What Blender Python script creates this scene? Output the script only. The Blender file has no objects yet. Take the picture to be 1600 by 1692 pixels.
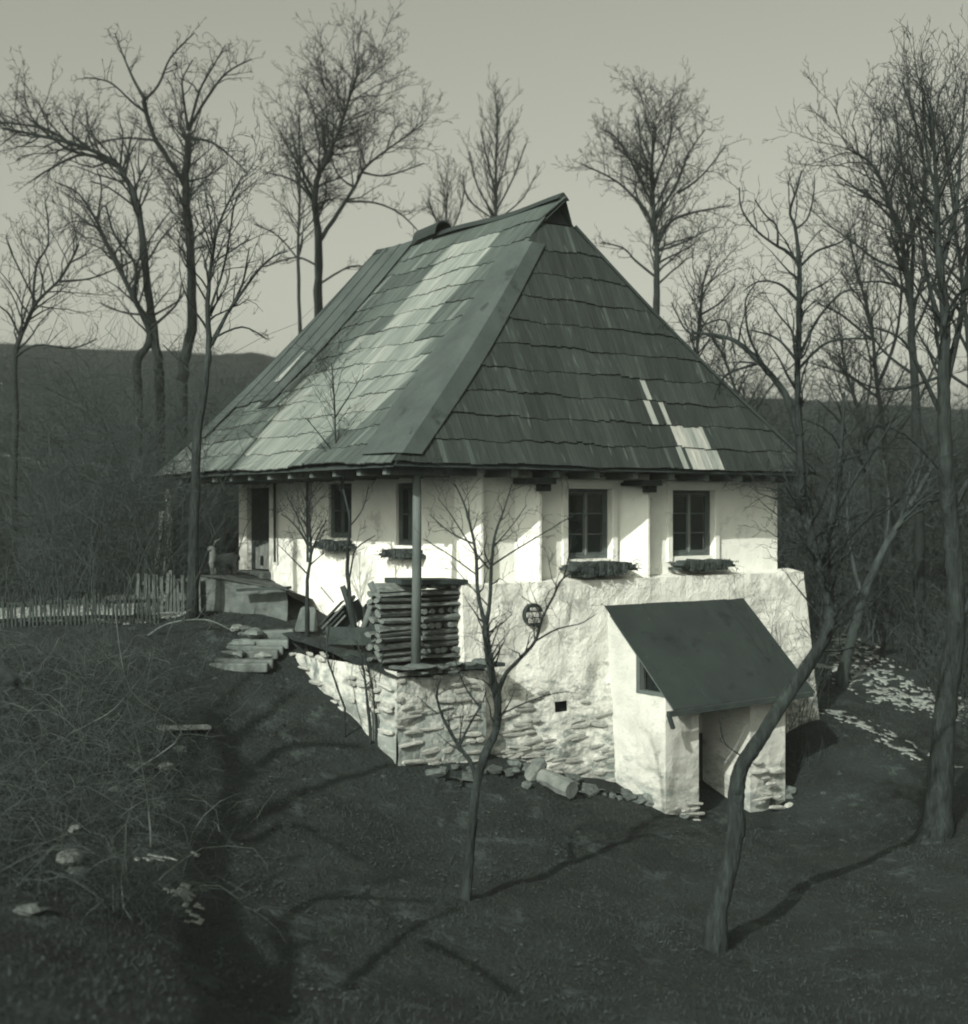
import bpy, math, random
import numpy as np
from mathutils import Vector, Matrix, noise
R = math.radians
random.seed(7)
sc = bpy.context.scene
col = sc.collection

# ---------------------------------------------------------------- camera, sky, sun, exposure
CAMZ, FPX = 5.5, 2160.0
cam = bpy.data.cameras.new('camera'); camo = bpy.data.objects.new('camera', cam); col.objects.link(camo)
cam.sensor_fit = 'HORIZONTAL'; cam.sensor_width = 36; cam.lens = 36*FPX/1600
cam.clip_start = 0.1; cam.clip_end = 3000
camo.location = (0, 0, CAMZ); camo.rotation_euler = (R(90), 0, 0)
sc.camera = camo
cam.dof.use_dof = True; cam.dof.focus_distance = 21; cam.dof.aperture_fstop = 0.9
C0 = Vector((-0.438, 22.0, 0)); U = Vector((0.809, 0.588, 0)).normalized(); V = Vector((-U.y, U.x, 0)); ANG = math.atan2(U.y, U.x)
LS = (-U - V*0.486 + Vector((0, 0, .676))).normalized()          # towards the sun
world = bpy.data.worlds.new('World'); sc.world = world; world.use_nodes = True
nt = world.node_tree; nt.nodes.clear()
sky = nt.nodes.new('ShaderNodeTexSky'); sky.sky_type = 'NISHITA'; sky.sun_disc = False
sky.sun_elevation = math.asin(LS.z); sky.sun_rotation = math.atan2(LS.x, LS.y)
sky.dust_density = 5.0; sky.air_density = 1.0; sky.ozone_density = 1.0
bw = nt.nodes.new('ShaderNodeRGBToBW'); comb = nt.nodes.new('ShaderNodeCombineColor')
bg = nt.nodes.new('ShaderNodeBackground'); wo = nt.nodes.new('ShaderNodeOutputWorld')
nt.links.new(sky.outputs[0], bw.inputs[0])
for i, k in enumerate((0.975, 1.0, 0.85)):
    m = nt.nodes.new('ShaderNodeMath'); m.operation = 'MULTIPLY'; m.inputs[1].default_value = k
    nt.links.new(bw.outputs[0], m.inputs[0]); nt.links.new(m.outputs[0], comb.inputs[i])
nt.links.new(comb.outputs[0], bg.inputs[0]); bg.inputs[1].default_value = 0.128
nt.links.new(bg.outputs[0], wo.inputs[0])
sun = bpy.data.lights.new('sun', 'SUN'); sun.energy = 4.3; sun.angle = R(0.6); sun.color = (1.0, 0.985, 0.90)
suno = bpy.data.objects.new('sun', sun); col.objects.link(suno)
suno.rotation_euler = (-LS).to_track_quat('-Z', 'Y').to_euler(); suno.location = (-20, -30, 40)
sc.view_settings.view_transform = 'Standard'; sc.view_settings.look = 'None'
sc.view_settings.exposure = 0.45; sc.view_settings.gamma = 1.0
try: sc.cycles.pixel_filter_type = 'BLACKMAN_HARRIS'; sc.cycles.filter_width = 2.0
except Exception: pass

# ---------------------------------------------------------------- helpers
def PX(px, py, Y):
    return Vector(((px-800)/FPX*Y, Y, CAMZ-(py-846)/FPX*Y))
def PROJ(w): return (800+FPX*w.x/w.y, 846-FPX*(w.z-CAMZ)/w.y)
def W(t, s, z): p = C0+U*t+V*s; return Vector((p.x, p.y, z))
def tint(v):
    x = [.02, .1, .4]; return (v*float(np.interp(v, x, [.72, .84, .98])), v, v*float(np.interp(v, x, [.97, .95, .92])), 1)

def mat(name, v0, v1, scale=4.0, bump=0.3, rough=0.85, stretch=(1, 1, 1), spot=None, fine=40.0, bdist=0.02, coord='Object', spec=0.2, low=None, rand=0):
    """grey procedural surface: v0..v1 by noise, optional spots (value, threshold, scale), fine bump"""
    m = bpy.data.materials.new(name); m.use_nodes = True; n = m.node_tree.nodes; l = m.node_tree.links
    b = n['Principled BSDF']; b.inputs['Roughness'].default_value = rough
    b.inputs['Specular IOR Level'].default_value = spec
    tc = n.new('ShaderNodeTexCoord'); mp = n.new('ShaderNodeMapping'); mp.inputs['Scale'].default_value = stretch
    l.new(tc.outputs[coord], mp.inputs[0])
    nz = n.new('ShaderNodeTexNoise'); nz.inputs['Scale'].default_value = scale; nz.inputs['Detail'].default_value = 8; nz.inputs['Roughness'].default_value = .65
    l.new(mp.outputs[0], nz.inputs[0])
    cr = n.new('ShaderNodeValToRGB'); cr.color_ramp.elements[0].position = .32; cr.color_ramp.elements[1].position = .68
    cr.color_ramp.elements[0].color = tint(v0); cr.color_ramp.elements[1].color = tint(v1)
    l.new(nz.outputs[0], cr.inputs[0]); out = cr.outputs[0]
    def layer(out, fac, val):
        mx = n.new('ShaderNodeMix'); mx.data_type = 'RGBA'; l.new(fac, mx.inputs[0]); l.new(out, mx.inputs[6]); mx.inputs[7].default_value = tint(val); return mx.outputs[2]
    if spot:
        for (v, th, s2) in spot:
            n2 = n.new('ShaderNodeTexNoise'); n2.inputs['Scale'].default_value = s2; n2.inputs['Detail'].default_value = 7; n2.inputs['Roughness'].default_value = .7
            mp2 = n.new('ShaderNodeMapping'); mp2.inputs['Scale'].default_value = stretch; mp2.inputs['Location'].default_value = (s2*3.1, v*17, th*9)
            l.new(tc.outputs[coord], mp2.inputs[0]); l.new(mp2.outputs[0], n2.inputs[0])
            mr = n.new('ShaderNodeMapRange'); mr.inputs[1].default_value = th; mr.inputs[2].default_value = th+.07; l.new(n2.outputs[0], mr.inputs[0])
            out = layer(out, mr.outputs[0], v)
    if low:   # damp, stained, bare patches that get denser towards the foot (z0 -> z1), in the object's own height
        v, z0, z1 = low
        sp = n.new('ShaderNodeSeparateXYZ'); l.new(tc.outputs[coord], sp.inputs[0])
        mr = n.new('ShaderNodeMapRange'); mr.inputs[1].default_value = z0; mr.inputs[2].default_value = z1; mr.inputs[3].default_value = .62; mr.inputs[4].default_value = .30
        l.new(sp.outputs[2], mr.inputs[0])
        n3 = n.new('ShaderNodeTexNoise'); n3.inputs['Scale'].default_value = 2.6; n3.inputs['Detail'].default_value = 9; n3.inputs['Roughness'].default_value = .72
        mp3 = n.new('ShaderNodeMapping'); mp3.inputs['Scale'].default_value = (1, 1, 2.3); l.new(tc.outputs[coord], mp3.inputs[0]); l.new(mp3.outputs[0], n3.inputs[0])
        ad = n.new('ShaderNodeMath'); ad.operation = 'SUBTRACT'; l.new(n3.outputs[0], ad.inputs[0]); l.new(mr.outputs[0], ad.inputs[1])
        m4 = n.new('ShaderNodeMapRange'); m4.inputs[1].default_value = -.02; m4.inputs[2].default_value = .16; l.new(ad.outputs[0], m4.inputs[0])
        out = layer(out, m4.outputs[0], v)
    if rand:   # each piece its own shade
        oi = n.new('ShaderNodeObjectInfo'); mr = n.new('ShaderNodeMapRange'); mr.inputs[3].default_value = 1-rand; mr.inputs[4].default_value = 1+rand*.25; l.new(oi.outputs['Random'], mr.inputs[0])
        mx = n.new('ShaderNodeMix'); mx.data_type = 'RGBA'; mx.blend_type = 'MULTIPLY'; mx.inputs[0].default_value = 1; l.new(out, mx.inputs[6]); l.new(mr.outputs[0], mx.inputs[7]); out = mx.outputs[2]
    l.new(out, b.inputs['Base Color'])
    if bump:
        nf = n.new('ShaderNodeTexNoise'); nf.inputs['Scale'].default_value = fine; nf.inputs['Detail'].default_value = 6
        l.new(mp.outputs[0], nf.inputs[0])
        bp = n.new('ShaderNodeBump'); bp.inputs['Strength'].default_value = bump; bp.inputs['Distance'].default_value = bdist
        l.new(nf.outputs[0], bp.inputs['Height']); l.new(bp.outputs[0], b.inputs['Normal'])
    return m

def shingle_mat(name):
    m = bpy.data.materials.new(name); m.use_nodes = True; n = m.node_tree.nodes; l = m.node_tree.links
    b = n['Principled BSDF']; b.inputs['Roughness'].default_value = .8; b.inputs['Specular IOR Level'].default_value = .25
    at = n.new('ShaderNodeAttribute'); at.attribute_name = 'tone'
    gc = n.new('ShaderNodeAttribute'); gc.attribute_name = 'gc'
    mp = n.new('ShaderNodeMapping'); mp.inputs['Scale'].default_value = (26, 1.6, 1); l.new(gc.outputs['Vector'], mp.inputs[0])
    nz = n.new('ShaderNodeTexNoise'); nz.inputs['Scale'].default_value = 1.0; nz.inputs['Detail'].default_value = 5; l.new(mp.outputs[0], nz.inputs[0])
    mr = n.new('ShaderNodeMapRange'); mr.inputs[1].default_value = .3; mr.inputs[2].default_value = .7; mr.inputs[3].default_value = .70; mr.inputs[4].default_value = 1.30
    l.new(nz.outputs[0], mr.inputs[0])
    # pale weather streaks on a few boards
    mp2 = n.new('ShaderNodeMapping'); mp2.inputs['Scale'].default_value = (9, .9, 1); l.new(gc.outputs['Vector'], mp2.inputs[0])
    n2 = n.new('ShaderNodeTexNoise'); n2.inputs['Scale'].default_value = 1.3; n2.inputs['Detail'].default_value = 3; l.new(mp2.outputs[0], n2.inputs[0])
    r2 = n.new('ShaderNodeMapRange'); r2.inputs[1].default_value = .62; r2.inputs[2].default_value = .72; r2.inputs[3].default_value = 0; r2.inputs[4].default_value = .045
    l.new(n2.outputs[0], r2.inputs[0])
    mu = n.new('ShaderNodeMath'); mu.operation = 'MULTIPLY_ADD'; l.new(at.outputs['Fac'], mu.inputs[0]); l.new(mr.outputs[0], mu.inputs[1]); l.new(r2.outputs[0], mu.inputs[2])
    cc = n.new('ShaderNodeCombineColor')
    for i, (k, k2) in enumerate(((.72, .9), (1, 0), (.92, 0))):
        w_ = n.new('ShaderNodeMath'); w_.operation = 'MULTIPLY_ADD'; w_.inputs[1].default_value = k2; w_.inputs[2].default_value = k; l.new(mu.outputs[0], w_.inputs[0])
        q = n.new('ShaderNodeMath'); q.operation = 'MULTIPLY'; l.new(mu.outputs[0], q.inputs[0]); l.new(w_.outputs[0], q.inputs[1]); l.new(q.outputs[0], cc.inputs[i])
    l.new(cc.outputs[0], b.inputs['Base Color'])
    bp = n.new('ShaderNodeBump'); bp.inputs['Strength'].default_value = .5; bp.inputs['Distance'].default_value = .01; l.new(nz.outputs[0], bp.inputs['Height']); l.new(bp.outputs[0], b.inputs['Normal'])
    return m

M = {}
M['ground'] = mat('lawn_soil', .010, .022, 1.1, 1.0, .95, spot=[(.040, .57, 1.6), (.008, .57, .6), (.060, .61, 6), (.006, .60, 11)], fine=14, bdist=.05)
M['hill'] = M['ground']
M['grass'] = mat('grass', .012, .045, 3, 0, .9)
M['plaster'] = mat('whitewash', .64, .74, 2.2, .6, .9, spot=[(.48, .58, 1.1), (.40, .62, .7), (.26, .68, 6)], fine=22, bdist=.02)
M['plaster_low'] = mat('whitewash_rubble', .50, .62, 2.5, .8, .9, spot=[(.38, .56, 1.6), (.18, .66, 6), (.10, .70, 13)], fine=20, bdist=.022, low=(.17, 3.8, .0))
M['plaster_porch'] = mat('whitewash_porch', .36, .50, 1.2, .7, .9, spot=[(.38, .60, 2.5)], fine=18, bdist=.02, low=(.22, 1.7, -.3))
M['plaster_terrace'] = mat('worn_terrace_whitewash', .32, .50, 1.8, .9, .9, spot=[(.12, .58, 2.5), (.50, .62, 3)], fine=18, bdist=.03, stretch=(1, 1, .6), low=(.20, 2.3, .4))
M['stone_white'] = mat('whitewashed_stone', .30, .48, 3.0, .8, .9, spot=[(.22, .56, 2.3), (.10, .64, 7)], fine=18, bdist=.02, coord='Object', rand=.3)
M['stone'] = mat('grey_stone', .06, .15, 3, .8, .9, fine=14, bdist=.03, rand=.4)
M['pale_stone'] = mat('pale_stone', .11, .24, 4, .6, .9, fine=14, rand=.5)
M['wood'] = mat('old_wood', .055, .11, 3, .5, .8, stretch=(1, 1, .25), fine=30)
M['palewood'] = mat('pale_wood', .16, .28, 3, .5, .8, stretch=(1, 1, .2), fine=30)
M['darkwood'] = mat('dark_wood', .018, .04, 3, .5, .8, fine=20)
M['logside'] = mat('split_log', .03, .20, 7, .6, .85, fine=30, rand=.7)
M['logend'] = mat('log_end', .07, .17, 5, .4, .85, fine=20)
M['bark'] = mat('bark', .007, .036, 11, 1.0, .9, stretch=(1, 1, .16), fine=30, bdist=.05, spot=[(.075, .62, 4), (.006, .58, 16)])
M['barkfar'] = mat('bark_far', .009, .018, 3, 0, .9)
M['barkpale'] = mat('bark_pale', .018, .048, 6, .6, .9, stretch=(1, 1, .3), fine=25)
M['bramble'] = mat('bramble_stem', .05, .12, 2, 0, .9)
M['brush'] = mat('brushwood', .020, .055, 1.5, 0, .9)
M['felt'] = mat('tar_felt', .042, .068, 1.2, .35, .75, spot=[(.030, .60, 1.4), (.095, .64, 5), (.028, .62, 9)], fine=60, bdist=.006)
M['feltdark'] = mat('tar_felt_dark', .020, .030, 1.2, .3, .75, spot=[(.014, .58, 2.2), (.040, .62, 5), (.055, .68, 14)], fine=60, bdist=.006)
M['dark'] = mat('dark_void', .012, .02, 2, 0, .9)
M['frame'] = mat('window_paint', .06, .11, 5, .2, .6)
M['framelit'] = mat('window_paint_lit', .30, .42, 5, .2, .6)  # lit copy of the frame paint, sunlight put into its colour; unused
M['glass'] = mat('window_glass', .012, .022, 2, .05, .06, fine=3, spec=.6)
M['moss'] = mat('straw_ledge', .025, .07, 9, .9, .95, fine=30, bdist=.04)
M['snow'] = mat('old_snow', .13, .26, 6, .5, .8, fine=18)
M['shingle'] = shingle_mat('weathered_shingle')
M['metal'] = mat('dark_metal', .03, .05, 3, .1, .5)
M['sign'] = mat('sign_enamel', .02, .03, 3, 0, .35)
M['signw'] = mat('sign_white', .40, .62, 14, 0, .45)
M['goatd'] = mat('goat_dark_fur', .02, .05, 8, .4, .95, fine=60)
M['goatp'] = mat('goat_pale_fur', .35, .5, 8, .4, .95, fine=60)

BASE = {}
def put(o, parent=None):
    col.objects.link(o)
    if parent: o.parent = parent
    return o
def thing(name, label, cat, base, house=False, group=None):
    """Empty at the base of a thing; house=True: base is (t,s,z) in the cottage's own axes"""
    o = bpy.data.objects.new(name, None); o.empty_display_size = .3; col.objects.link(o)
    if house: o.location = W(*base); o.rotation_euler = (0, 0, ANG)
    else: o.location = base
    BASE[o.name] = Vector(base)
    o['label'] = label; o['category'] = cat
    if group: o['group'] = group
    return o
def tag(o, label, cat, group=None, kind=None):
    o['label'] = label; o['category'] = cat
    if group: o['group'] = group
    if kind: o['kind'] = kind
    return o

class MB:
    def __init__(s): s.v = []; s.f = []; s.tone = []; s.gc = []; s.mi = []
    def box(s, a, b, tone=None):
        (x0, y0, z0), (x1, y1, z1) = a, b
        s.hexa([(x0, y0, z0), (x1, y0, z0), (x1, y1, z0), (x0, y1, z0)], [(x0, y0, z1), (x1, y0, z1), (x1, y1, z1), (x0, y1, z1)], tone)
    def hexa(s, lo, hi, tone=None, gc=None):
        n = len(s.v); s.v += [Vector(p) for p in lo]+[Vector(p) for p in hi]
        s.f += [(n+3, n+2, n+1, n), (n+4, n+5, n+6, n+7)]+[(n+i, n+(i+1) % 4, n+4+(i+1) % 4, n+4+i) for i in range(4)]
        if tone is not None: s.tone += [tone]*6
        if gc: s.gc += gc
    def beam(s, p, q, w, h=None, roll=0):
        p = Vector(p); q = Vector(q); h = h or w; d = (q-p).normalized()
        a = d.cross(Vector((0, 0, 1)) if abs(d.z) < .95 else Vector((1, 0, 0))).normalized(); b = a.cross(d)
        if roll: a, b = a*math.cos(roll)+b*math.sin(roll), b*math.cos(roll)-a*math.sin(roll)
        c = [(-a*w-b*h)/2, (a*w-b*h)/2, (a*w+b*h)/2, (-a*w+b*h)/2]
        s.hexa([p+k for k in c], [q+k for k in c])
    def tube(s, pts, rad, sides=7, cap=True, rough=0):
        pts = [Vector(p) for p in pts]; n0 = len(s.v)
        if not hasattr(rad, '__len__'): rad = [rad]*len(pts)
        ref = None
        for i, p in enumerate(pts):
            d = (pts[min(i+1, len(pts)-1)]-pts[max(i-1, 0)]).normalized()
            if ref is None: ref = d.orthogonal().normalized()
            ref = (ref-d*ref.dot(d)).normalized(); b = d.cross(ref)
            for k in range(sides):
                a = 2*math.pi*k/sides
                q_ = ref*math.cos(a)+b*math.sin(a); s.v.append(p+q_*rad[i]*(1+(rough*noise.fractal(Vector((p.x*2+q_.x, p.y*2+q_.y, p.z*2.2)), .8, 2, 3) if rough else 0)))
        for i in range(len(pts)-1):
            for k in range(sides):
                a = n0+i*sides+k; c = n0+i*sides+(k+1) % sides
                s.f.append((a, c, c+sides, a+sides))
        if cap:
            s.f.append(tuple(n0+k for k in range(sides))[::-1]); s.f.append(tuple(n0+(len(pts)-1)*sides+k for k in range(sides)))
    def blob(s, c, r, seed=0, seg=8, rings=5, rough=.25):
        n0 = len(s.v); c = Vector(c)
        for i in range(rings+1):
            th = math.pi*i/rings
            for k in range(seg):
                a = 2*math.pi*k/seg; d = Vector((math.sin(th)*math.cos(a), math.sin(th)*math.sin(a), math.cos(th)))
                j = 1+rough*noise.noise(d*1.7+Vector((seed*3.3, seed, 0)))
                s.v.append(c+Vector((d.x*r[0], d.y*r[1], d.z*r[2]))*j)
        for i in range(rings):
            for k in range(seg):
                a = n0+i*seg+k; b = n0+i*seg+(k+1) % seg
                s.f.append((a, a+seg, b+seg, b))
    def build(s, name, m, parent=None, smooth=False, bev=0):
        base = BASE[parent.name] if parent and parent.name in BASE else Vector((0, 0, 0))
        pp = parent
        while pp is not None and pp.name not in BASE: pp = pp.parent
        if pp is not None: base = BASE[pp.name]
        me = bpy.data.meshes.new(name); me.from_pydata([tuple(v-base) for v in s.v], [], s.f)
        me.materials.append(m)
        if s.tone:
            at = me.attributes.new('tone', 'FLOAT', 'FACE'); at.data.foreach_set('value', s.tone)
        if s.gc:
            at = me.attributes.new('gc', 'FLOAT_VECTOR', 'POINT'); at.data.foreach_set('vector', [c for g in s.gc for c in g])
        if smooth: me.polygons.foreach_set('use_smooth', [True]*len(me.polygons))
        o = bpy.data.objects.new(name, me); put(o, parent)
        if bev:
            b = o.modifiers.new('bevel', 'BEVEL'); b.width = bev; b.segments = 2
        return o

# ---------------------------------------------------------------- ground
ctrl = []
def cp(px, py, Y): p = PX(px, py, Y); ctrl.append((p.x, p.y, p.z))
for a in [(1180, 1352, 23.0), (1545, 1385, 22.0), (655, 1268, 20.4), (950, 1300, 22.2), (770, 1495, 16.3), (1180, 1575, 16.3), (480, 1120, 22.6),
          (400, 960, 27.0), (100, 1020, 29), (100, 1500, 12), (350, 1590, 12.5), (800, 1692, 12.2), (1500, 1692, 12.8), (300, 1250, 19),
          (1360, 1205, 26.2), (1390, 1060, 33), (1590, 1210, 28), (1595, 1000, 38), (1310, 1340, 24.0), (200, 960, 33), (560, 1200, 21.2), (60, 1250, 18)]: cp(*a)
for t, s, z in [(-2.6, 2.4, 2.75), (-1.2, 3.6, 3.45), (-1.0, 6, 3.85), (-1.2, 9, 4.1), (-4, 8, 3.7), (3.5, 11, 4.6), (9.6, 9, 3.2), (9.6, 4, 2.2), (4, 4, 2.0), (0, -.9, 1.35)]:
    p = W(t, s, 0); ctrl.append((p.x, p.y, z))
ctrl += [(0, 42, 5.6), (-14, 40, 5.2), (18, 45, 4.6), (-15, 60, 9.6), (0, 60, 9), (25, 60, 7.3), (-15, 90, 16.3), (-35, 90, 17.2), (30, 90, 12.8), (2, 90, 14.6), (60, 90, 12), (-70, 90, 17),
         (-15, 130, 17.5), (40, 130, 14), (0, 170, 15), (0, 260, 10), (-150, 160, 15), (150, 160, 12), (0, 0, 3.9), (0, 4, 3.4), (-8, 7, 2.6), (8, 8, 1.6), (0, 8, 1.9), (-20, 15, 4), (20, 18, 1), (0, -30, 6), (-60, 20, 8), (60, 25, 2),
         (-100, -60, 8), (100, -60, 5), (200, 300, 10), (-200, 300, 10)]
CA = np.array(ctrl, float)
def _phi(d): return np.sqrt(d*d+.6)
_D = np.hypot(CA[:, 0:1]-CA[:, 0], CA[:, 1:2]-CA[:, 1])
_n = len(CA); _A = np.zeros((_n+3, _n+3)); _A[:_n, :_n] = _phi(_D)+np.eye(_n)*-.05
_P = np.c_[np.ones(_n), CA[:, :2]]; _A[:_n, _n:] = _P; _A[_n:, :_n] = _P.T
_w = np.linalg.solve(_A, np.r_[CA[:, 2], 0, 0, 0])
def HZa(x, y):
    x = np.asarray(x, float); y = np.asarray(y, float)
    d = np.hypot(x[..., None]-CA[:, 0], y[..., None]-CA[:, 1])
    return _phi(d)@_w[:_n]+_w[_n]+_w[_n+1]*x+_w[_n+2]*y
def gnoise(x, y):
    f = min(1, max(.15, y/40)); k = 1.0 if y < 45 else 2.5
    return (noise.fractal(Vector((x*.35, y*.35, 0)), 1, 2, 4)*.16+noise.noise(Vector((x*1.7, y*1.7, 5)))*.035+noise.noise(Vector((x*5, y*5, 9)))*.012)*k*(.6+.4*f)
def HZ(x, y): return float(HZa(x, y))+gnoise(x, y)
def axis(lo, hi, flo, fhi, fine):
    a = list(np.arange(flo, fhi, fine)); st = fine; x = flo; L = []
    while x > lo: st *= 1.13; x -= st; L.append(x)
    st = fine; x = a[-1]; H = []
    while x < hi: st *= 1.13; x += st; H.append(x)
    return np.array(L[::-1]+a+H)
gx = axis(-260, 260, -11, 14, .14); gy = axis(-90, 380, 8, 36, .14)
GX, GY = np.meshgrid(gx, gy); GZ = HZa(GX, GY)
vs = np.stack([GX, GY, GZ], -1).reshape(-1, 3)
for i in range(len(vs)): vs[i, 2] += gnoise(vs[i, 0], vs[i, 1])
nx, ny = len(gx), len(gy)
idx = np.arange(nx*ny).reshape(ny, nx)
fs = np.stack([idx[:-1, :-1], idx[:-1, 1:], idx[1:, 1:], idx[1:, :-1]], -1).reshape(-1, 4)
def np_mesh(name, V_, F_, m, smooth=False):
    me = bpy.data.meshes.new(name); F_ = np.asarray(F_, np.int32); k = F_.shape[1]
    me.vertices.add(len(V_)); me.vertices.foreach_set('co', np.asarray(V_, np.float32).ravel())
    me.loops.add(F_.size); me.loops.foreach_set('vertex_index', F_.ravel())
    me.polygons.add(len(F_)); me.polygons.foreach_set('loop_start', np.arange(len(F_), dtype=np.int32)*k)
    if smooth: me.polygons.foreach_set('use_smooth', np.ones(len(F_), bool))
    me.update(calc_edges=True); me.materials.append(m); return me
gme = np_mesh('ground', vs, fs, M['ground'], True)
go = bpy.data.objects.new('ground', gme); put(go); go['kind'] = 'structure'

# ---------------------------------------------------------------- cottage
cottage = thing('cottage', 'old whitewashed cottage with a tall hipped shingle roof and pale patches of new shingles', 'cottage', (0, 0, 0), house=True)
def wall_panel(a0, a1, z0, z1, pos, axis_, out, openings, step=.22, disp=.025, reveal=.22, batter=None, seed=0, mb=None):
    """rough wall sheet along t (axis_='t') or s; pos = plane coordinate, out = outward sign; openings (a0,a1,z0,z1)"""
    mb = mb or MB()
    A = set([a0, a1]); Z = set([z0, z1])
    for o in openings: A |= {o[0], o[1]}; Z |= {o[2], o[3]}
    def lines(S):
        S = sorted(S); L = []
        for i in range(len(S)-1):
            n = max(1, round((S[i+1]-S[i])/step)); L += [S[i]+(S[i+1]-S[i])*k/n for k in range(n)]
        return L+[S[-1]]
    A = lines(A); Z = lines(Z); n0 = len(mb.v)
    def pt(a, z, d): return Vector((a, pos+out*d, z)) if axis_ == 't' else Vector((pos+out*d, a, z))
    for z in Z:
        for a in A:
            e = min(a-a0, a1-a, .3)/.3
            for o in openings:
                if o[0]-.001 <= a <= o[1]+.001 and o[2]-.001 <= z <= o[3]+.001: e = 0
            d = noise.fractal(Vector((a*1.3, z*1.3, seed)), 1, 2, 3)*disp*e+(batter(a, z) if batter else 0)
            mb.v.append(pt(a, z, d))
    na = len(A); flip = (out < 0) == (axis_ == 't')
    for j in range(len(Z)-1):
        for i in range(na-1):
            ca, cz = (A[i]+A[i+1])/2, (Z[j]+Z[j+1])/2
            if any(o[0] < ca < o[1] and o[2] < cz < o[3] for o in openings): continue
            q = (n0+j*na+i, n0+j*na+i+1, n0+(j+1)*na+i+1, n0+(j+1)*na+i)
            mb.f.append(q if flip else q[::-1])
    for o in openings:
        c = [(o[0], o[2]), (o[1], o[2]), (o[1], o[3]), (o[0], o[3])]; n = len(mb.v)
        mb.v += [pt(a, z, 0) for a, z in c]+[pt(a, z, -reveal) for a, z in c]
        for k in range(4): mb.f.append((n+k, n+(k+1) % 4, n+4+(k+1) % 4, n+4+k))
    return mb
FW = [(2.38, 3.43, 4.65, 5.92), (4.96, 6.10, 4.65, 5.92)]
LW = [(1.21, 1.95, 4.90, 6.02), (3.54, 4.43, 5.0, 6.05)]
DOOR = (6.99, 8.06, 4.22, 6.02)
mb = wall_panel(0, 7.94, 4.2, 6.22, 0, 't', -1, FW, seed=1)
wall_panel(0, 8.45, 2.6, 6.22, 0, 's', -1, LW+[DOOR], seed=2, mb=mb, reveal=.12)
wall_panel(0, 8.45, 1.5, 6.22, 7.94, 's', 1, [], seed=3, mb=mb)
wall_panel(0, 7.94, 2.5, 6.22, 8.45, 't', 1, [], seed=4, mb=mb)
mb.build('wall', M['plaster'], cottage, smooth=False)
# lower storey: thicker, battered, rubble under whitewash
def bat(a, z): return max(0, (4.3-z))*.055+noise.fractal(Vector((a*.9, z*.9, 8)), 1, 2, 3)*.06
mb = MB()
wall_panel(-.12, 8.38, -.6, 4.28, -.3, 't', -1, [(1.74+.02, 2.03, 2.02, 2.2)], step=.16, disp=.05, batter=bat, seed=5, mb=mb, reveal=.3)
LZ = [4.28, 3.5, 2.5, 1.5, .5, -.6]
# right flank of the lower storey, flaring buttress
for i in range(len(LZ)-1):
    def q(z, s): return Vector((8.38+max(0, 4.28-z)*.10, s, z))
    def f(z): return Vector((8.38+max(0, 4.28-z)*.10, -.3-bat(8.38, z), z))
    n = len(mb.v); mb.v += [f(LZ[i]), q(LZ[i], 9.4), q(LZ[i+1], 9.4), f(LZ[i+1])]; mb.f.append((n+3, n+2, n+1, n))
    n = len(mb.v); mb.v += [Vector((8.38, -.3-bat(8.38, LZ[i]), LZ[i])), f(LZ[i]), f(LZ[i+1]), Vector((8.38, -.3-bat(8.38, LZ[i+1]), LZ[i+1]))]; mb.f.append((n+3, n+2, n+1, n))
# left flank of the corner
n = len(mb.v); mb.v += [Vector((-.12, -.3-bat(-.12, 4.28), 4.28)), Vector((-.12, 1.2, 4.28)), Vector((-.12, 1.2, 0)), Vector((-.12, -.55, 0))]; mb.f.append((n, n+1, n+2, n+3))
# ledge on top
tt = [-.12+8.5*k/40 for k in range(41)]
for i in range(40):
    a, b = tt[i], tt[i+1]; n = len(mb.v)
    mb.v += [Vector((a, -.3-bat(a, 4.28)-noise.fractal(Vector((a*1.3, 4.28*1.3, 5)), 1, 2, 3)*.05*min(a+.12, 8.38-a, .3)/.3, 4.28)), Vector((b, -.3-bat(b, 4.28)-noise.fractal(Vector((b*1.3, 4.28*1.3, 5)), 1, 2, 3)*.05*min(b+.12, max(8.38-b, 0), .3)/.3, 4.28)), Vector((b, .1, 4.34)), Vector((a, .1, 4.34))]; mb.f.append((n, n+1, n+2, n+3))
n = len(mb.v); mb.v += [Vector((7.9, -.3, 4.28)), Vector((8.38, -.3, 4.28)), Vector((8.38, 9.4, 4.28)), Vector((7.9, 9.4, 4.33))]; mb.f.append((n, n+1, n+2, n+3))
mb.build('lower_wall', M['plaster_low'], cottage)
# floor and ceiling close the shell
mb = MB(); mb.box((.02, .02, 6.16), (7.92, 8.42, 6.21)); mb.box((.3, .3, 4.0), (7.7, 8.3, 4.1)); mb.build('ceiling', M['darkwood'], cottage)
mb = MB(); mb.box((1.70, -.30, 2.0), (2.10, -.26, 2.3)); mb.build('vent_opening', M['dark'], cottage)

# pilasters under the front eave
for (t0, t1, d, zt) in [(3.74, 4.12, .29, 6.2), (1.28, 1.58, .27, 6.2), (-.02, .34, .26, 6.2)]:
    mb = MB(); zz = [4.25+(zt-4.25)*k/8 for k in range(9)]
    for i in range(8):
        def ring(z):
            w = .10*(z-4.25)/2; j = noise.noise(Vector((t0, z*2, 3)))*.02
            return [(t1-.05+w*.1+j, -d+j, z), (t1, -d+j, z), (t1, .01, z), (t0-.12+w+j, .01, z)]
        a, b = ring(zz[i]), ring(zz[i+1]); n = len(mb.v); mb.v += [Vector(p) for p in a+b]
        mb.f += [(n+k, n+(k+1) % 4, n+4+(k+1) % 4, n+4+k) for k in range(4)]
    mb.build('pilaster', M['plaster'], cottage)

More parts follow.
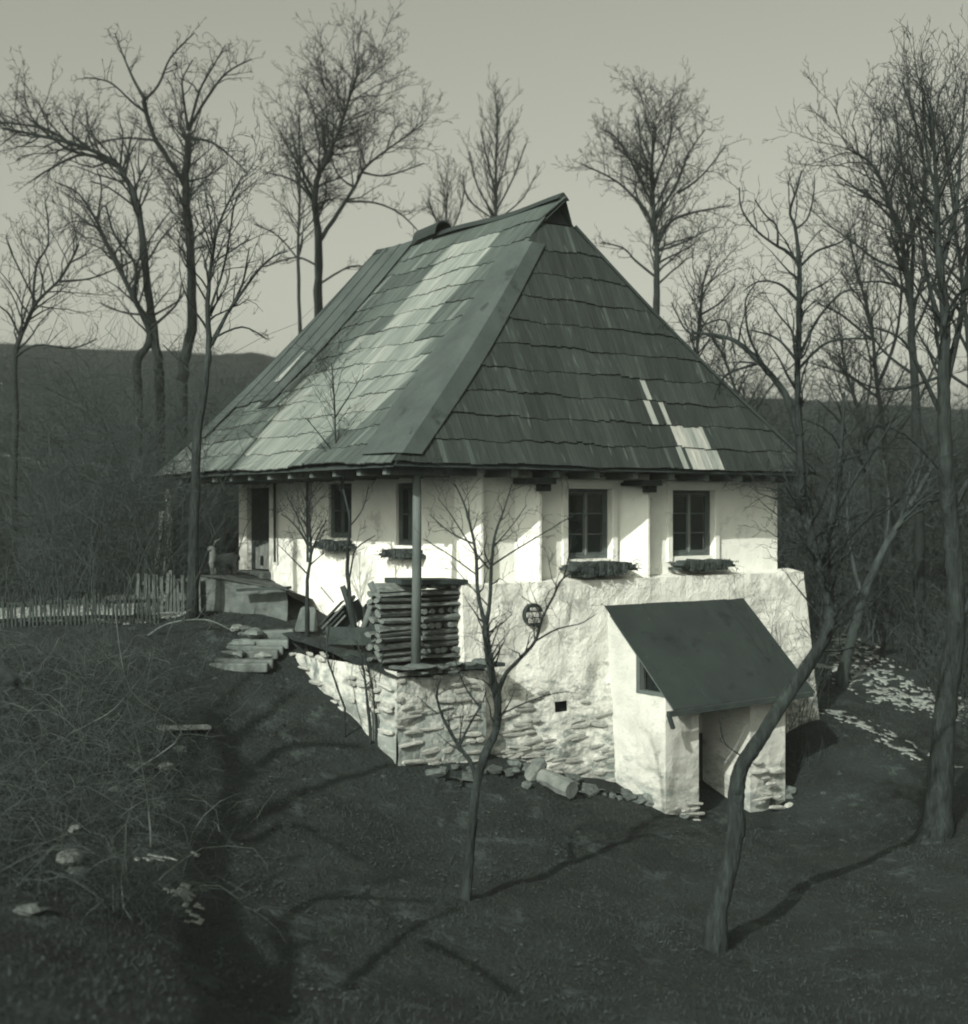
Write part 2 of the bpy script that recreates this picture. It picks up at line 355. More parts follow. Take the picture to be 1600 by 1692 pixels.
# windows -----------------------------------------------------
def window(o, side, rows=3, lit=.0):
    a0, a1, z0, z1 = o
    def B(mb, a, b, za, zb, d0, d1):
        if side == 'f': mb.box((a, d0, za), (b, d1, zb))
        else: mb.box((d0, a, za), (d1, b, zb))
    e = .003; d = .10 if side == 'f' else .05
    mb = MB(); w = .07
    B(mb, a0+e, a0+w, z0+e, z1-e, d, d+.07); B(mb, a1-w, a1-e, z0+e, z1-e, d, d+.07)
    B(mb, a0+w, a1-w, z0+e, z0+w, d, d+.07); B(mb, a0+w, a1-w, z1-w, z1-e, d, d+.07)
    f = mb.build('window', M['frame'], cottage)
    mid = (a0+a1)/2
    for (x0, x1) in ((a0+w+.004, mid-.015), (mid+.015, a1-w-.004)):
        mb = MB(); s = .042
        B(mb, x0, x0+s, z0+w+.004, z1-w-.004, d+.01, d+.05); B(mb, x1-s, x1, z0+w+.004, z1-w-.004, d+.01, d+.05)
        B(mb, x0+s, x1-s, z0+w+.004, z0+w+s, d+.01, d+.05); B(mb, x0+s, x1-s, z1-w-s, z1-w-.004, d+.01, d+.05)
        mb.build('sash', M['frame'] if side == 'l' else M['wood'], f)
        for r in range(1, rows):
            mb = MB(); zz = z0+w+(z1-z0-2*w)*r/rows; B(mb, x0+s, x1-s, zz-.012, zz+.012, d+.018, d+.042); mb.build('glazing_bar', M['frame'], f)
        mb = MB(); B(mb, x0+s-.004, x1-s+.004, z0+w+s-.004, z1-w-s+.004, d+.028, d+.033); mb.build('pane', M['glass'], f)
    mb = MB(); B(mb, mid-.014, mid+.014, z0+w+.005, z1-w-.005, d-.004, d+.052); mb.build('mullion', M['palewood'] if side == 'f' else M['frame'], f)
    return f
for o in FW: window(o, 'f')
for o in LW: window(o, 'l', 2)
# plaster surrounds of the front windows
for (a0, a1, z0, z1) in FW:
    mb = MB(); w = .13; p = -.045
    mb.box((a0-w, p, z0-.1), (a0, .02, z1)); mb.box((a1, p, z0-.1), (a1+w, .02, z1)); mb.box((a0-w, p-.002, z1), (a1+w, .02, z1+.12))
    mb.box((a0-w-.08, p-.06, z1+.122), (a1+w+.08, .02, z1+.17)); mb.box((a0-w, p-.01, z1+.172), (a1+w, .02, z1+.22))
    mb.build('window_surround', M['plaster'], cottage, bev=.012)
# straw and moss packed on the window ledges
def ledge(c0, c1, d0, d1, z0, z1, side, seed):
    mb = MB(); n = 22; rng = random.Random(seed)
    for i in range(n):
        a = c0+(c1-c0)*i/n; b = a+(c1-c0)/n*1.25; e = abs(i/(n-1)-.5)*2
        top = z1-rng.random()*.05-(.10*max(0, e-.75)*4); bot = z0+rng.random()*.07+.16*max(0, e-.6)*2.5; dd = d1+rng.uniform(-.05, .04)
        if top-bot < .04: bot = top-.05
        if side == 'f': mb.box((a, -dd, bot), (b, -d0, top))
        else: mb.box((-dd, a, bot), (-d0, b, top))
    for i in range(90):
        a = rng.uniform(c0-.03, c1+.03); z = z1-rng.random()*(z1-z0)*.9; dd = d1+rng.uniform(-.03, .06); q = Vector((rng.uniform(-.1, .1), -rng.uniform(0, .06), rng.uniform(-.08, .05)))
        p = Vector((a, -dd, z)) if side == 'f' else Vector((-dd, a, z))
        if side != 'f': q = Vector((q.y, q.x, q.z))
        mb.tube([p, p+q], .006, 3)
    o = mb.build('window_ledge', M['moss'], cottage)
ledge(2.18, 3.68, .02, .44, 4.33, 4.62, 'f', 1); ledge(4.85, 6.35, .02, .36, 4.35, 4.60, 'f', 2)
ledge(.98, 2.15, .0, .24, 4.66, 4.86, 'l', 3); ledge(3.35, 4.62, .0, .26, 4.74, 4.97, 'l', 4)
# door: dark opening, half gate, frame
mb = MB(); a0, a1, z0, z1 = DOOR
mb.box((.115, a0, z0), (.15, a1, z1)); dr = mb.build('door', M['darkwood'], cottage)
mb = MB()
for k in range(5): mb.box((.09, a0+.04+k*.2, z0+.05), (.112, a0+.225+k*.2, z1-.1))
mb.build('door_board', M['darkwood'], dr)
mb = MB()
for k in range(4): mb.box((.02, a0+.02+k*.17, z0+.06), (.045, a0+.175+k*.17, z0+.62-.03*k))
g = mb.build('half_gate', M['palewood'], cottage)
mb = MB(); mb.box((.0, a0+.3, z0+.14), (.018, a0+.42, z0+.34)); mb.build('cat_hole', M['dark'], g)
mb = MB(); mb.box((-.25, a0-.1, z0-.25), (.3, a1+.1, z0+.02)); mb.build('door_step', M['stone'], cottage, bev=.03)
# small stones embedded in the whitewashed lower wall
def stone_mesh(i, m):
    rng = random.Random(100+i); n = 8; mb = MB(); back = []; fr = []
    for k in range(n):
        a = 2*math.pi*(k+.5)/n; c, s_ = math.cos(a), math.sin(a)
        x = max(-1, min(1, c*1.35))*.5*(1+rng.uniform(-.12, .05)); z = max(-1, min(1, s_*1.35))*.5*(1+rng.uniform(-.2, .05))
        back.append(Vector((x, .5, z))); fr.append(Vector((x*.93, -.35+rng.uniform(-.12, .2), z*.88)))
    mb.v = back+fr; mb.f = [(k, (k+1) % n, n+(k+1) % n, n+k) for k in range(n)]
    mb.v.append(Vector((rng.uniform(-.1, .1), -.72, rng.uniform(-.1, .1)))); mb.f += [(n+k, n+(k+1) % n, 2*n) for k in range(n)]
    me = bpy.data.meshes.new('stone'); me.from_pydata([tuple(v) for v in mb.v], [], mb.f); me.materials.append(m); return me
SW = [stone_mesh(i, M['stone_white']) for i in range(7)]; SG = [stone_mesh(i+20, M['stone']) for i in range(5)]; SP = [stone_mesh(i+40, M['pale_stone']) for i in range(5)]
def lay(parent, a0, a1, z0f, z1f, posf, side, w=(.2, .48), h=(.09, .17), skip=None, gap=.006, meshes=SW, seed=0, depth=.035, drop=.2):
    rng = random.Random(seed); base = BASE[parent.name]; zmin = min(z0f(a0), z0f(a1), z0f((a0+a1)/2)); z = zmin; cnt = 0
    while z < max(z1f(a0), z1f(a1)):
        hh = rng.uniform(*h); a = a0+rng.uniform(-.1, .1)*(side == 'f')
        while a < a1:
            ww = rng.uniform(*w); ca, cz = a+ww/2, z+hh/2+rng.uniform(-.03, .03)
            if ca+ww/2 < a1+.08 and z0f(ca) <= cz <= z1f(ca) and not (skip and skip(ca, cz)) and rng.random() > drop:
                o = bpy.data.objects.new('stone', rng.choice(meshes)); d = posf(ca, cz)
                p = Vector((ca, d, cz)) if side == 'f' else Vector((d, ca, cz))
                o.location = p-base; o.scale = (ww-gap, depth*rng.uniform(.5, 1.5), (hh-gap)*rng.uniform(.7, 1.25))
                o.rotation_euler = (rng.uniform(-.06, .06), rng.uniform(-.16, .16), rng.uniform(-.08, .08)-(math.pi/2 if side == 'l' else 0))
                put(o, parent); cnt += 1
            a += ww
        z += hh
    return cnt
n1 = lay(cottage, .05, 3.15, lambda a: 1.0-.15*a, lambda a: 2.75-.12*a+.3*noise.noise(Vector((a, 0, 0))), lambda a, z: -.3-(4.3-z)*.055-.03, 'f',
         skip=lambda a, z: (1.6 < a < 2.2 and 1.9 < z < 2.35) or noise.noise(Vector((a*1.4, z*1.6, 4))) > .28-.25*(z-1.5), w=(.14, .55), h=(.05, .10), seed=3, drop=.62, depth=.026)

# ---------------------------------------------------------------- roof
ZE, ZR = 6.30, 11.45
roof_mb = MB()
def TL(h): return -1.85+5.02*h
def ZH(h, k=1.0): return ZE+(ZR-ZE)*h-.16*math.sin(math.pi*h)*k-.10*max(0, .12-h)
FH = (11.0-ZE)/(ZR-ZE)
def face_left(h, q): # q = s
    return Vector((TL(h), q, ZH(h)+.02*math.sin(q*1.3+h*5)))
def face_right(h, q): return Vector((8.05-4.88*h, q, ZH(h)))
def s_lo(h): return float(np.interp(h, [0, .5, FH, 1], [-.9, .28, 1.25, .98]))
def s_hi(h): return float(np.interp(h, [0, 1], [8.62, 7.77]))
def face_front(h, q):  # h 0..1 over eave -> gablet; q=t
    H = h*FH; s = s_lo(H); return Vector((q, s, ZH(H)))
def face_rear(h, q): return Vector((q, s_hi(h), ZH(h)))
# light polygons as seen from the lane, used only to decide which boards are the new pale ones
PL = [(819, 391), (744, 409), (706, 456), (665, 506), (622, 562), (575, 575), (562, 597), (509, 622), (462, 675), (440, 706), (400, 777), (478, 768), (531, 734), (560, 708), (603, 697), (672, 632), (704, 585), (697, 549), (718, 521), (761, 474), (786, 448)]
PF = [[(1098, 692), (1158, 692), (1176, 740), (1118, 740)], [(1132, 742), (1177, 740), (1197, 782), (1152, 782)], [(1060, 643), (1071, 645), (1084, 690), (1076, 690)], [(1082, 653), (1090, 655), (1104, 690), (1095, 690)], [(1114, 742), (1122, 742), (1136, 780), (1126, 780)]]
def inside(p, poly):
    x, y = p; c = False; j = len(poly)-1
    for i in range(len(poly)):
        xi, yi = poly[i]; xj, yj = poly[j]
        if (yi > y) != (yj > y) and x < (xj-xi)*(y-yi)/(yj-yi)+xi: c = not c
        j = i
    return c
def ppx(v): return PROJ(W(v.x, v.y, v.z))
roof = MB()
# deck under the shingles
def deck(mb, F, lo, hi, n=12, off=.07):
    base = len(mb.v)
    for i in range(n+1):
        h = i/n
        for q in (lo(h), hi(h)): mb.v.append(F(h, q)-Vector((0, 0, off)))
    for i in range(n): a = base+2*i; mb.f.append((a, a+1, a+3, a+2))
deck(roof, face_left, s_lo, s_hi); deck(roof, face_right, s_lo, s_hi)
deck(roof, face_front, lambda h: TL(h*FH), lambda h: 8.05-4.88*h*FH); deck(roof, face_rear, lambda h: TL(h), lambda h: 8.05-4.88*h)
roof_o = roof.build('roof', M['darkwood'], cottage)
def normal(F, h, q):
    a = F(h+.01, q)-F(h, q); b = F(h, q+.05)-F(h, q); n = a.cross(b).normalized(); return n if n.z > 0 else -n
def shingles(F, lo, hi, ncourse, width, tonef, seed, skip=None):
    rng = random.Random(seed)
    for c in range(ncourse):
        h0 = c/ncourse-(.012 if c else .0); h1 = min((c+1.06)/ncourse, 1.0)
        mb = MB(); a = min(lo(h0), lo(h1))+rng.uniform(-.1, 0); end = max(hi(h0), hi(h1)); wav = rng.random()*9
        while a < end:
            w = width*rng.uniform(.7, 1.35); jl = rng.uniform(-.0035, .0035)+.0035*math.sin(a*2.1+wav)+.003*math.sin(a*5.3+wav*2)
            ra = .038+rng.uniform(-.003, .004)+.008*math.sin(a*1.7+wav); rb = .012
            q0a, q1a = max(a, lo(h0)), min(a+w-.006, hi(h0)); q0b, q1b = max(a, lo(h1)), min(a+w-.006, hi(h1))
            a += w
            if q1a-q0a < .03 and q1b-q0b < .03: continue
            q0a = min(q0a, hi(h0)-.002); q0b = min(q0b, hi(h1)-.002)
            q1a = max(q1a, q0a+.002); q1b = max(q1b, q0b+.002)
            hm = (h0+h1)/2; qm = (q0a+q1a)/2
            if skip and skip(hm, qm): continue
            N = normal(F, min(hm, .97), qm); hb = max(0, h0+jl) if c else h0-.004+jl*.6
            P = [F(hb, q0a), F(hb, q1a), F(h1, q1b), F(h1, q0b)]
            lift = [ra, ra+rng.uniform(-.002, .003), rb, rb]
            top = [p+N*(l+.0) for p, l in zip(P, lift)]; bot = [p+N*(l-.022) for p, l in zip(P, lift)]
            tn = tonef(F(h0+.45/ncourse, qm), hm, qm, c, rng)
            sl = lambda h: h*7.0
            g = [(q0a, sl(hb), 0), (q1a, sl(hb), 0), (q1b, sl(h1), 0), (q0b, sl(h1), 0)]
            mb.hexa(bot, top, tn, g+g)
        if mb.v:
            o = mb.build('shingle_course', M['shingle'], roof_o); o['kind'] = 'stuff'
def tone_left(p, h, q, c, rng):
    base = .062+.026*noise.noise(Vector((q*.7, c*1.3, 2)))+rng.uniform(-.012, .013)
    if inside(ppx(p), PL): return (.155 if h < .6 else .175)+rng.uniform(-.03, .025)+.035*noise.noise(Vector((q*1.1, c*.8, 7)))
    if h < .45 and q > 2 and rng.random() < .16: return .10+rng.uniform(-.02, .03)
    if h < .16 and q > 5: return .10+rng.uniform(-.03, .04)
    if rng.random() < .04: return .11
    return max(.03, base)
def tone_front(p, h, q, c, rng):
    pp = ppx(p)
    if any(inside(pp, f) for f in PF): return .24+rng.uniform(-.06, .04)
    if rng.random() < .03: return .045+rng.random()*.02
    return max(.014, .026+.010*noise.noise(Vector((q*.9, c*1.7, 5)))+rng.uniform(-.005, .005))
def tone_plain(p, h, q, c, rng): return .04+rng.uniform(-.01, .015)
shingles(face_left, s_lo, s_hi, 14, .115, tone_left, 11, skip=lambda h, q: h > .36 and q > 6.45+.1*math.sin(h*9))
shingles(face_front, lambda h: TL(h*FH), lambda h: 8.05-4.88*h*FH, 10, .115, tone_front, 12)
shingles(face_right, lambda h: s_lo(h)+.12, s_hi, 15, .2, tone_plain, 13)
shingles(face_rear, lambda h: TL(h), lambda h: 8.05-4.88*h, 12, .2, tone_plain, 14)
# tar felt lengths on the far end of the left slope
rngf = random.Random(4); q = 6.15
while q < 9.0:
    w = .62; mb = MB(); n = 12; h0 = .33+rngf.uniform(-.03, .02)
    if q > 7.5: h0 = .16
    lift = .052+.012*rngf.random(); q_hi = q+w
    vb = []
    for i in range(n+1):
        h = h0+(1.0-h0)*i/n
        qa, qb = min(q, s_hi(h)-.0), min(q_hi, s_hi(h)+.03)
        N = normal(face_left, min(h, .97), q)
        wob = .02*math.sin(i*1.9+q*3)
        vb.append((face_left(h, qa)+N*(lift+.02), face_left(h, qb+wob*0)+N*lift))
    for i in range(n):
        (a, b), (c, d) = vb[i], vb[i+1]; N = Vector((-.7, 0, .7))*.012
        if (b-a).length < .02 and (d-c).length < .02: continue
        mb.hexa([a-N, b-N, d-N, c-N], [a, b, d, c])
    if mb.v: mb.build('felt_sheet', M['felt'], roof_o)
    q += w-.06
# torn pale board and dark gap in the felt
mb = MB(); N = normal(face_left, .4, 7)
P = [face_left(.40, 6.95), face_left(.40, 6.70), face_left(.535, 6.80), face_left(.53, 6.86)]; mb.hexa([p+N*.085 for p in P], [p+N*.10 for p in P]); mb.build('torn_strip', M['snow'], roof_o)
mb = MB(); P = [face_left(.275, 6.5), face_left(.275, 6.12), face_left(.36, 6.12), face_left(.36, 6.35)]; mb.hexa([p+N*.058 for p in P], [p+N*.066 for p in P]); mb.build('missing_shingle_gap', M['dark'], roof_o)
# felt folded over the front left hip
mb = MB(); n = 16; rows = []
for i in range(n+1):
    H = .02+(FH*.905-.02)*i/n; z = ZH(H); t = TL(H); s = s_lo(H)
    wl = .80+.10*math.sin(H*7)+(.18 if H < .5 else 0); wr = .42+.05*math.sin(H*5)
    Nl = normal(face_left, min(H, .95), s+1); Nf = normal(face_front, min(H/FH, .97), t+.5)
    rows.append([face_left(H, s+wl)+Nl*.062, face_left(H, s+.06)+Nl*.085+Vector((-.01, -.01, 0)), Vector((t+.05, s, z))+Nf*.085, Vector((t+wr, s, z))+Nf*.062])
for i in range(n):
    for k in range(3):
        a = rows[i][k], rows[i][k+1], rows[i+1][k+1], rows[i+1][k]
        NN = (a[1]-a[0]).cross(a[3]-a[0]).normalized();
        if NN.z < 0: NN = -NN
        mb.hexa([p-NN*.012 for p in a], list(a))
mb.build('hip_felt', M['felt'], roof_o)
# narrow felt over the right hip
mb = MB()
for i in range(14):
    H0, H1 = FH*i/14, FH*(i+1)/14
    a = [Vector((8.05-4.88*h, s_lo(h), ZH(h))) for h in (H0, H1)]
    mb.beam(a[0]+Vector((0, 0, .03)), a[1]+Vector((0, 0, .03)), .16, .05)
mb.build('hip_cap', M['feltdark'], roof_o)
# ridge cap, gablet board, hood
mb = MB(); prev = None
for i in range(20):
    s = 1.06+(7.8-1.06)*i/19; p = Vector((3.17, s, ZR+.055+.03*math.sin(s*1.7)-.02*math.sin(s*.5)))
    if prev is not None:
        mb.hexa([prev+Vector((-.15, 0, -.11)), prev+Vector((.15, 0, -.11)), p+Vector((.15, 0, -.11)), p+Vector((-.15, 0, -.11))], [prev+Vector((-.02, 0, .02)), prev+Vector((.02, 0, .02)), p+Vector((.02, 0, .02)), p+Vector((-.02, 0, .02))])
    prev = p
mb.build('ridge_cap', M['feltdark'], roof_o)
mb = MB(); g0 = Vector((2.72, 1.29, 11.0)); g1 = Vector((3.62, 1.29, 11.0)); g2 = Vector((3.17, 1.29, 11.42)); o_ = Vector((0, .03, 0))
n = 0; mb.v = [g0, g1, g2, g0+o_, g1+o_, g2+o_]; mb.f = [(0, 1, 2), (5, 4, 3), (0, 3, 4, 1), (1, 4, 5, 2), (2, 5, 3, 0)]; mb.build('gablet_board', M['darkwood'], roof_o)
# eave: soffit, fascia, rafter ends
mb = MB()
for (a, b) in (((-1.80, -.86, 6.215), (.0, 8.58, 6.235)), ((.003, -.86, 6.215), (8.0, -.002, 6.235)), ((7.945, .0, 6.217), (8.0, 8.58, 6.233)), ((.003, 8.455, 6.216), (7.94, 8.58, 6.234))): mb.box(a, b)
mb.build('soffit', M['wood'], cottage)
for k in range(11):
    s = -.5+k*.8; mb = MB(); mb.beam((-1.76, s, 6.15), (.0, s, 6.15), .11, .12); mb.build('rafter_end', M['wood'], cottage)
for k in range(9):
    t = .6+k*.9; mb = MB(); mb.beam((t, -.80, 6.15), (t, -.01, 6.15), .11, .12); mb.build('rafter_end', M['wood'], cottage)
for t in (1.45, 3.95):
    mb = MB(); mb.box((t-.3, -.62, 5.98), (t+.18, -.02, 6.085)); mb.box((t-.02, -.45, 5.86), (t+.2, -.3, 5.978)); mb.build('bracket', M['darkwood'], cottage)
# chimney with bent tin hood just behind the ridge
ch = MB(); ch.box((3.05, 5.35, 11.2), (3.35, 5.75, 11.50)); co = ch.build('chimney', M['stone'], cottage)
mb = MB(); n = 10; L = []
for i in range(n+1):
    a = math.pi*i/n; L.append((3.20-.24*math.cos(a), 11.45+.27*math.sin(a)))
for i in range(n):
    (x0, z0), (x1, z1) = L[i], L[i+1]; mb.hexa([(x0, 5.1, z0), (x1, 5.1, z1), (x1, 6.0, z1-.05), (x0, 6.0, z0-.05)], [(x0, 5.1, z0+.03), (x1, 5.1, z1+.03), (x1, 6.0, z1-.02), (x0, 6.0, z0-.02)])
mb.build('chimney_hood', M['feltdark'], co)
# thin poles leaning on the left wall, and wire
for (s, z0, z1) in ((6.55, 4.45, 6.1), (5.12, 4.5, 6.1)):
    mb = MB(); mb.tube([(-.09, s, z0), (-.07, s+.05, z1)], .028, 6); o = mb.build('pole', M['darkwood']); o.location = W(0, 0, 0); o.rotation_euler = (0, 0, ANG)
    tag(o, 'thin dark pole against the left wall %s' % ('just right of the doorway' if s > 6 else 'midway between doorway and first window'), 'pole')
# ---------------------------------------------------------------- round sign
sg = thing('round_sign', 'small round dark enamel sign with three lines of pale lettering on the front wall', 'sign', (1.18, -.46, 3.72), house=True)
cx, cz = 1.28, 3.74
def disc(mb, y0, y1, r, n=28):
    a = [Vector((cx+r*math.cos(2*math.pi*k/n), y0, cz+r*math.sin(2*math.pi*k/n))) for k in range(n)]; b = [v+Vector((0, y1-y0, 0)) for v in a]
    k0 = len(mb.v); mb.v += a+b; mb.f += [tuple(range(k0, k0+n)), tuple(range(k0+n, k0+2*n))[::-1]]+[(k0+k, k0+n+k, k0+n+(k+1) % n, k0+(k+1) % n) for k in range(n)]
mb = MB(); disc(mb, -.455, -.36, .195); mb.build('plate', M['sign'], sg)
rg = random.Random(9); mb = MB(); y = -.459
mb.box((cx-.175, y-.001, cz-.038), (cx+.175, -.4555, cz+.042))
for (w0, z0, z1, nn) in ((.10, .07, .125, 6), (.135, -.135, -.06, 5)):
    cw = 2*w0/nn
    for k in range(nn):
        x = cx-w0+k*cw
        mb.box((x+.004, y, cz+z0), (x+.014, -.4555, cz+z1))
        if k % 3 != 1: mb.box((x+.0145, y, cz+z1-.012), (x+cw-.008, -.4555, cz+z1))
        if k % 2: mb.box((x+.0145, y, cz+(z0+z1)/2-.005), (x+cw-.010, -.4555, cz+(z0+z1)/2+.006))
        if k % 3 != 2: mb.box((x+.0145, y, cz+z0), (x+cw-.008, -.4555, cz+z0+.011))
        if k % 2 == 0: mb.box((x+cw-.017, y-.001, cz+z0+.002), (x+cw-.008, -.4555, cz+z1-.002))
mb.build('lettering', M['signw'], sg)
mb = MB()
for k in range(9):
    if k == 4: continue
    x = cx-.15+k*.034; mb.box((x, y-.003, cz-.024), (x+.007, y-.0012, cz+.028)); mb.box((x+.008, y-.003, cz+(-.024 if k % 2 else .02)), (x+.022, y-.0012, cz+(-.016 if k % 2 else .028)))
mb.build('lettering', M['sign'], sg)

# ---------------------------------------------------------------- stone terrace in front of the left wall
ter = thing('stone_terrace', 'low terrace wall of rough whitewashed rubble under the wood stack', 'terrace wall', (-1.66, -.7, 1.3), house=True)
def ttop(s): return 3.0+.12*max(0, s+.7)
mb = MB()
def tf(a, z): return (3.0-z)*.04+noise.fractal(Vector((a*2, z*2, 3)), 1, 2, 3)*.04
wall_panel(-1.66, .05, .6, 2.98, -.7, 't', -1, [], step=.14, disp=.06, batter=tf, seed=21, mb=mb)
wall_panel(-.7, 3.4, .6, 3.0, -1.66, 's', -1, [], step=.14, disp=.06, batter=lambda a, z: noise.fractal(Vector((a*2, z*2, 9)), 1, 2, 3)*.06, seed=22, mb=mb)
n = len(mb.v); mb.v += [Vector((.05, -.7, .6)), Vector((.05, -.4, .6)), Vector((.05, -.4, 2.98)), Vector((.05, -.7, 2.98))]; mb.f.append((n, n+1, n+2, n+3))
mb.build('wall_core', M['plaster_terrace'], ter)
mb = MB(); NN = 14
for j in range(NN+1):
    for i in range(NN+1):
        t = -1.72+i/NN*1.75; s = -.76+j/NN*4.3; mb.v.append(Vector((t, s, 2.97+.10*max(0, s+.7)+.05*noise.noise(Vector((t*2, s*2, 0)))-(.06 if i == 0 or j == 0 else 0))))
for j in range(NN):
    for i in range(NN): a = j*(NN+1)+i; mb.f.append((a, a+1, a+NN+2, a+NN+1))
mb.build('terrace_top', M['ground'], ter)
lay(ter, -1.66, .0, lambda a: 1.2, lambda a: 2.92, lambda a, z: -.7-(3-z)*.04-.04, 'f', seed=5, w=(.14, .55), h=(.05, .11), drop=.5, depth=.025)
lay(ter, -.66, 3.0, lambda a: 1.35+.42*(a+.7)*.9, lambda a: 2.92+.08*(a+.7), lambda a, z: -1.66-.05, 'l', seed=6, w=(.2, .5), h=(.07, .14), drop=.78, meshes=SW)
lay(ter, -1.7, .1, lambda a: 2.9, lambda a: 3.06, lambda a, z: -.74, 'f', seed=8, w=(.22, .5), h=(.07, .1), meshes=SG, depth=.3)
mb = MB(); mb.box((-.42, -.86, 2.96), (.35, -.56, 3.02)); o = mb.build('plank', M['darkwood']); o.location = W(0, 0, 0); o.rotation_euler = (0, 0, ANG); tag(o, 'short dark plank lying on the terrace edge right of the wood stack', 'plank')
# post carrying the eave corner
pst = thing('eave_post', 'tall grey wooden post in front of the wood stack holding the eave corner', 'post', (-1.15, -.5, 2.95), house=True)
mb = MB(); mb.tube([(-1.17, -.5, 2.9), (-1.15, -.5, 4.5), (-1.14, -.48, 6.2)], [.082, .076, .068], 11, rough=.14); mb.build('shaft', M['wood'], pst, smooth=True)
mb = MB(); mb.box((-1.42, -.72, 2.93), (-.88, -.3, 3.03)); mb.build('foot_slab', M['stone'], pst)
# wood stack ---------------------------------------------------
ws = thing('wood_stack', 'high stack of split firewood logs between the post and the house corner', 'wood stack', (-.85, .2, 3.05), house=True)
rng = random.Random(31); logm = []
for i in range(6):
    r = random.Random(60+i); mb = MB(); n = 7; L = []
    for e in (-.5, -.2, .2, .5):
        L.append([Vector((e, (.5+r.uniform(-.08, .06))*math.cos(2*math.pi*k/n+i), (.5+r.uniform(-.08, .06))*math.sin(2*math.pi*k/n+i)*(.85 if i % 2 else 1))) for k in range(n)])
    for ring in L: mb.v += ring
    for j in range(3):
        for k in range(n): mb.f.append((j*n+k, j*n+(k+1) % n, (j+1)*n+(k+1) % n, (j+1)*n+k))
    mb.f += [tuple(range(n))[::-1], tuple(range(3*n, 4*n))]
    me = bpy.data.meshes.new('log'); me.from_pydata([tuple(v) for v in mb.v], [], mb.f); me.materials.append(M['logside']); me.materials.append(M['logend'])
    me.polygons[-1].material_index = 1; me.polygons[-2].material_index = 1; logm.append(me)
z = 3.08; row = 0
while z < 4.28:
    h = rng.uniform(.085, .125)
    if row % 2 == 0 or rng.random() < .35:
        a = -1.66
        for L in (.78, .84):
            for d in (-.14, .12):
                o = bpy.data.objects.new('log', rng.choice(logm)); o.location = Vector((a+L/2, d+rng.uniform(-.03, .03), z+h/2))-BASE[ws.name]; o.scale = (L-.03+rng.uniform(-.10, .10), .2, h*rng.uniform(.75, 1.12))
                o.rotation_euler = (rng.uniform(-.3, .3), rng.uniform(-.045, .045), rng.uniform(-.04, .04)); put(o, ws)
            a += L
    else:
        o = bpy.data.objects.new('log', rng.choice(logm)); o.location = Vector((-1.28, -.12, z+h/2))-BASE[ws.name]; o.scale = (.76, .2, h*1.02); o.rotation_euler = (rng.random(), 0, .02); put(o, ws)
        a = -.88
        while a < -.1:
            w = rng.uniform(.1, .17)
            o = bpy.data.objects.new('log', rng.choice(logm)); o.location = Vector((a+w/2, .05+rng.uniform(-.05, .05), z+h/2))-BASE[ws.name]; o.scale = (.5, w*.95, h*rng.uniform(.85, 1.05)); o.rotation_euler = (rng.uniform(-.2, .2), 0, math.pi/2+rng.uniform(-.1, .1)); put(o, ws)
            a += w+rng.choice([.01, .03, .08])
    z += h; row += 1
mb = MB(); mb.box((-1.55, .05, 3.04), (-.1, .25, 4.2)); mb.build('inner_wood', M['darkwood'], ws)
mb = MB()
for k in range(5): mb.hexa([(-1.32+k*.02, -.3+k*.13, 4.33), (-.0, -.3+k*.13, 4.30), (-.0, -.18+k*.13, 4.31), (-1.32+k*.02, -.18+k*.13, 4.34)], [(-1.32+k*.02, -.3+k*.13, 4.41), (-.0, -.3+k*.13, 4.37), (-.0, -.18+k*.13, 4.38), (-1.32+k*.02, -.18+k*.13, 4.42)])
mb.build('cover_board', M['darkwood'], ws)
# forked posts, tilted trough, boards left of the stack
def hthing_mesh(name, mb, m, label, cat, smooth=False, bev=0, group=None):
    o = mb.build(name, m, smooth=smooth, bev=bev); o.location = W(0, 0, 0); o.rotation_euler = (0, 0, ANG); return tag(o, label, cat, group)
def P2H(px, py, Y):   # a photo point at depth Y, in the cottage's axes
    p = PX(px, py, Y)-C0; return Vector((p.dot(U), p.dot(V), p.z))
mb = MB(); mb.tube([P2H(592, 1062, 22.3), P2H(612, 1010, 22.2), P2H(624, 985, 22.2), P2H(612, 962, 22.2)], [.05, .07, .08, .06], 7); mb.tube([P2H(622, 990, 22.2), P2H(634, 968, 22.2)], [.06, .04], 6)
hthing_mesh('forked_post', mb, M['wood'], 'stout forked post leaning right beside the wood stack', 'post', True)
mb = MB(); mb.tube([P2H(590, 1055, 22.6), P2H(580, 1010, 22.6), P2H(576, 992, 22.6), P2H(566, 968, 22.6)], [.05, .06, .07, .05], 7); mb.tube([P2H(578, 995, 22.6), P2H(586, 985, 22.7)], [.05, .03], 6)
hthing_mesh('forked_post', mb, M['darkwood'], 'dark forked post leaning left behind the tilted trough', 'post', True)
tr = thing('wooden_trough', 'tilted slatted wooden trough leaning up towards the left wall', 'trough', tuple(P2H(545, 1045, 22.8)), house=True)
a0, a1 = P2H(532, 1030, 22.9), P2H(566, 994, 22.9)
for k in range(4):
    mb = MB(); off = Vector((.03*k, .0, -.075*k)); mb.beam(a0+off, a1+off, .5, .03); mb.build('slat', M['wood'] if k % 2 else M['darkwood'], tr)
mb = MB(); mb.beam(P2H(530, 970, 23.3), P2H(552, 996, 23.3), .03); hthing_mesh('stick', mb, M['palewood'], 'thin pale stick leaning over the tilted trough', 'stick')
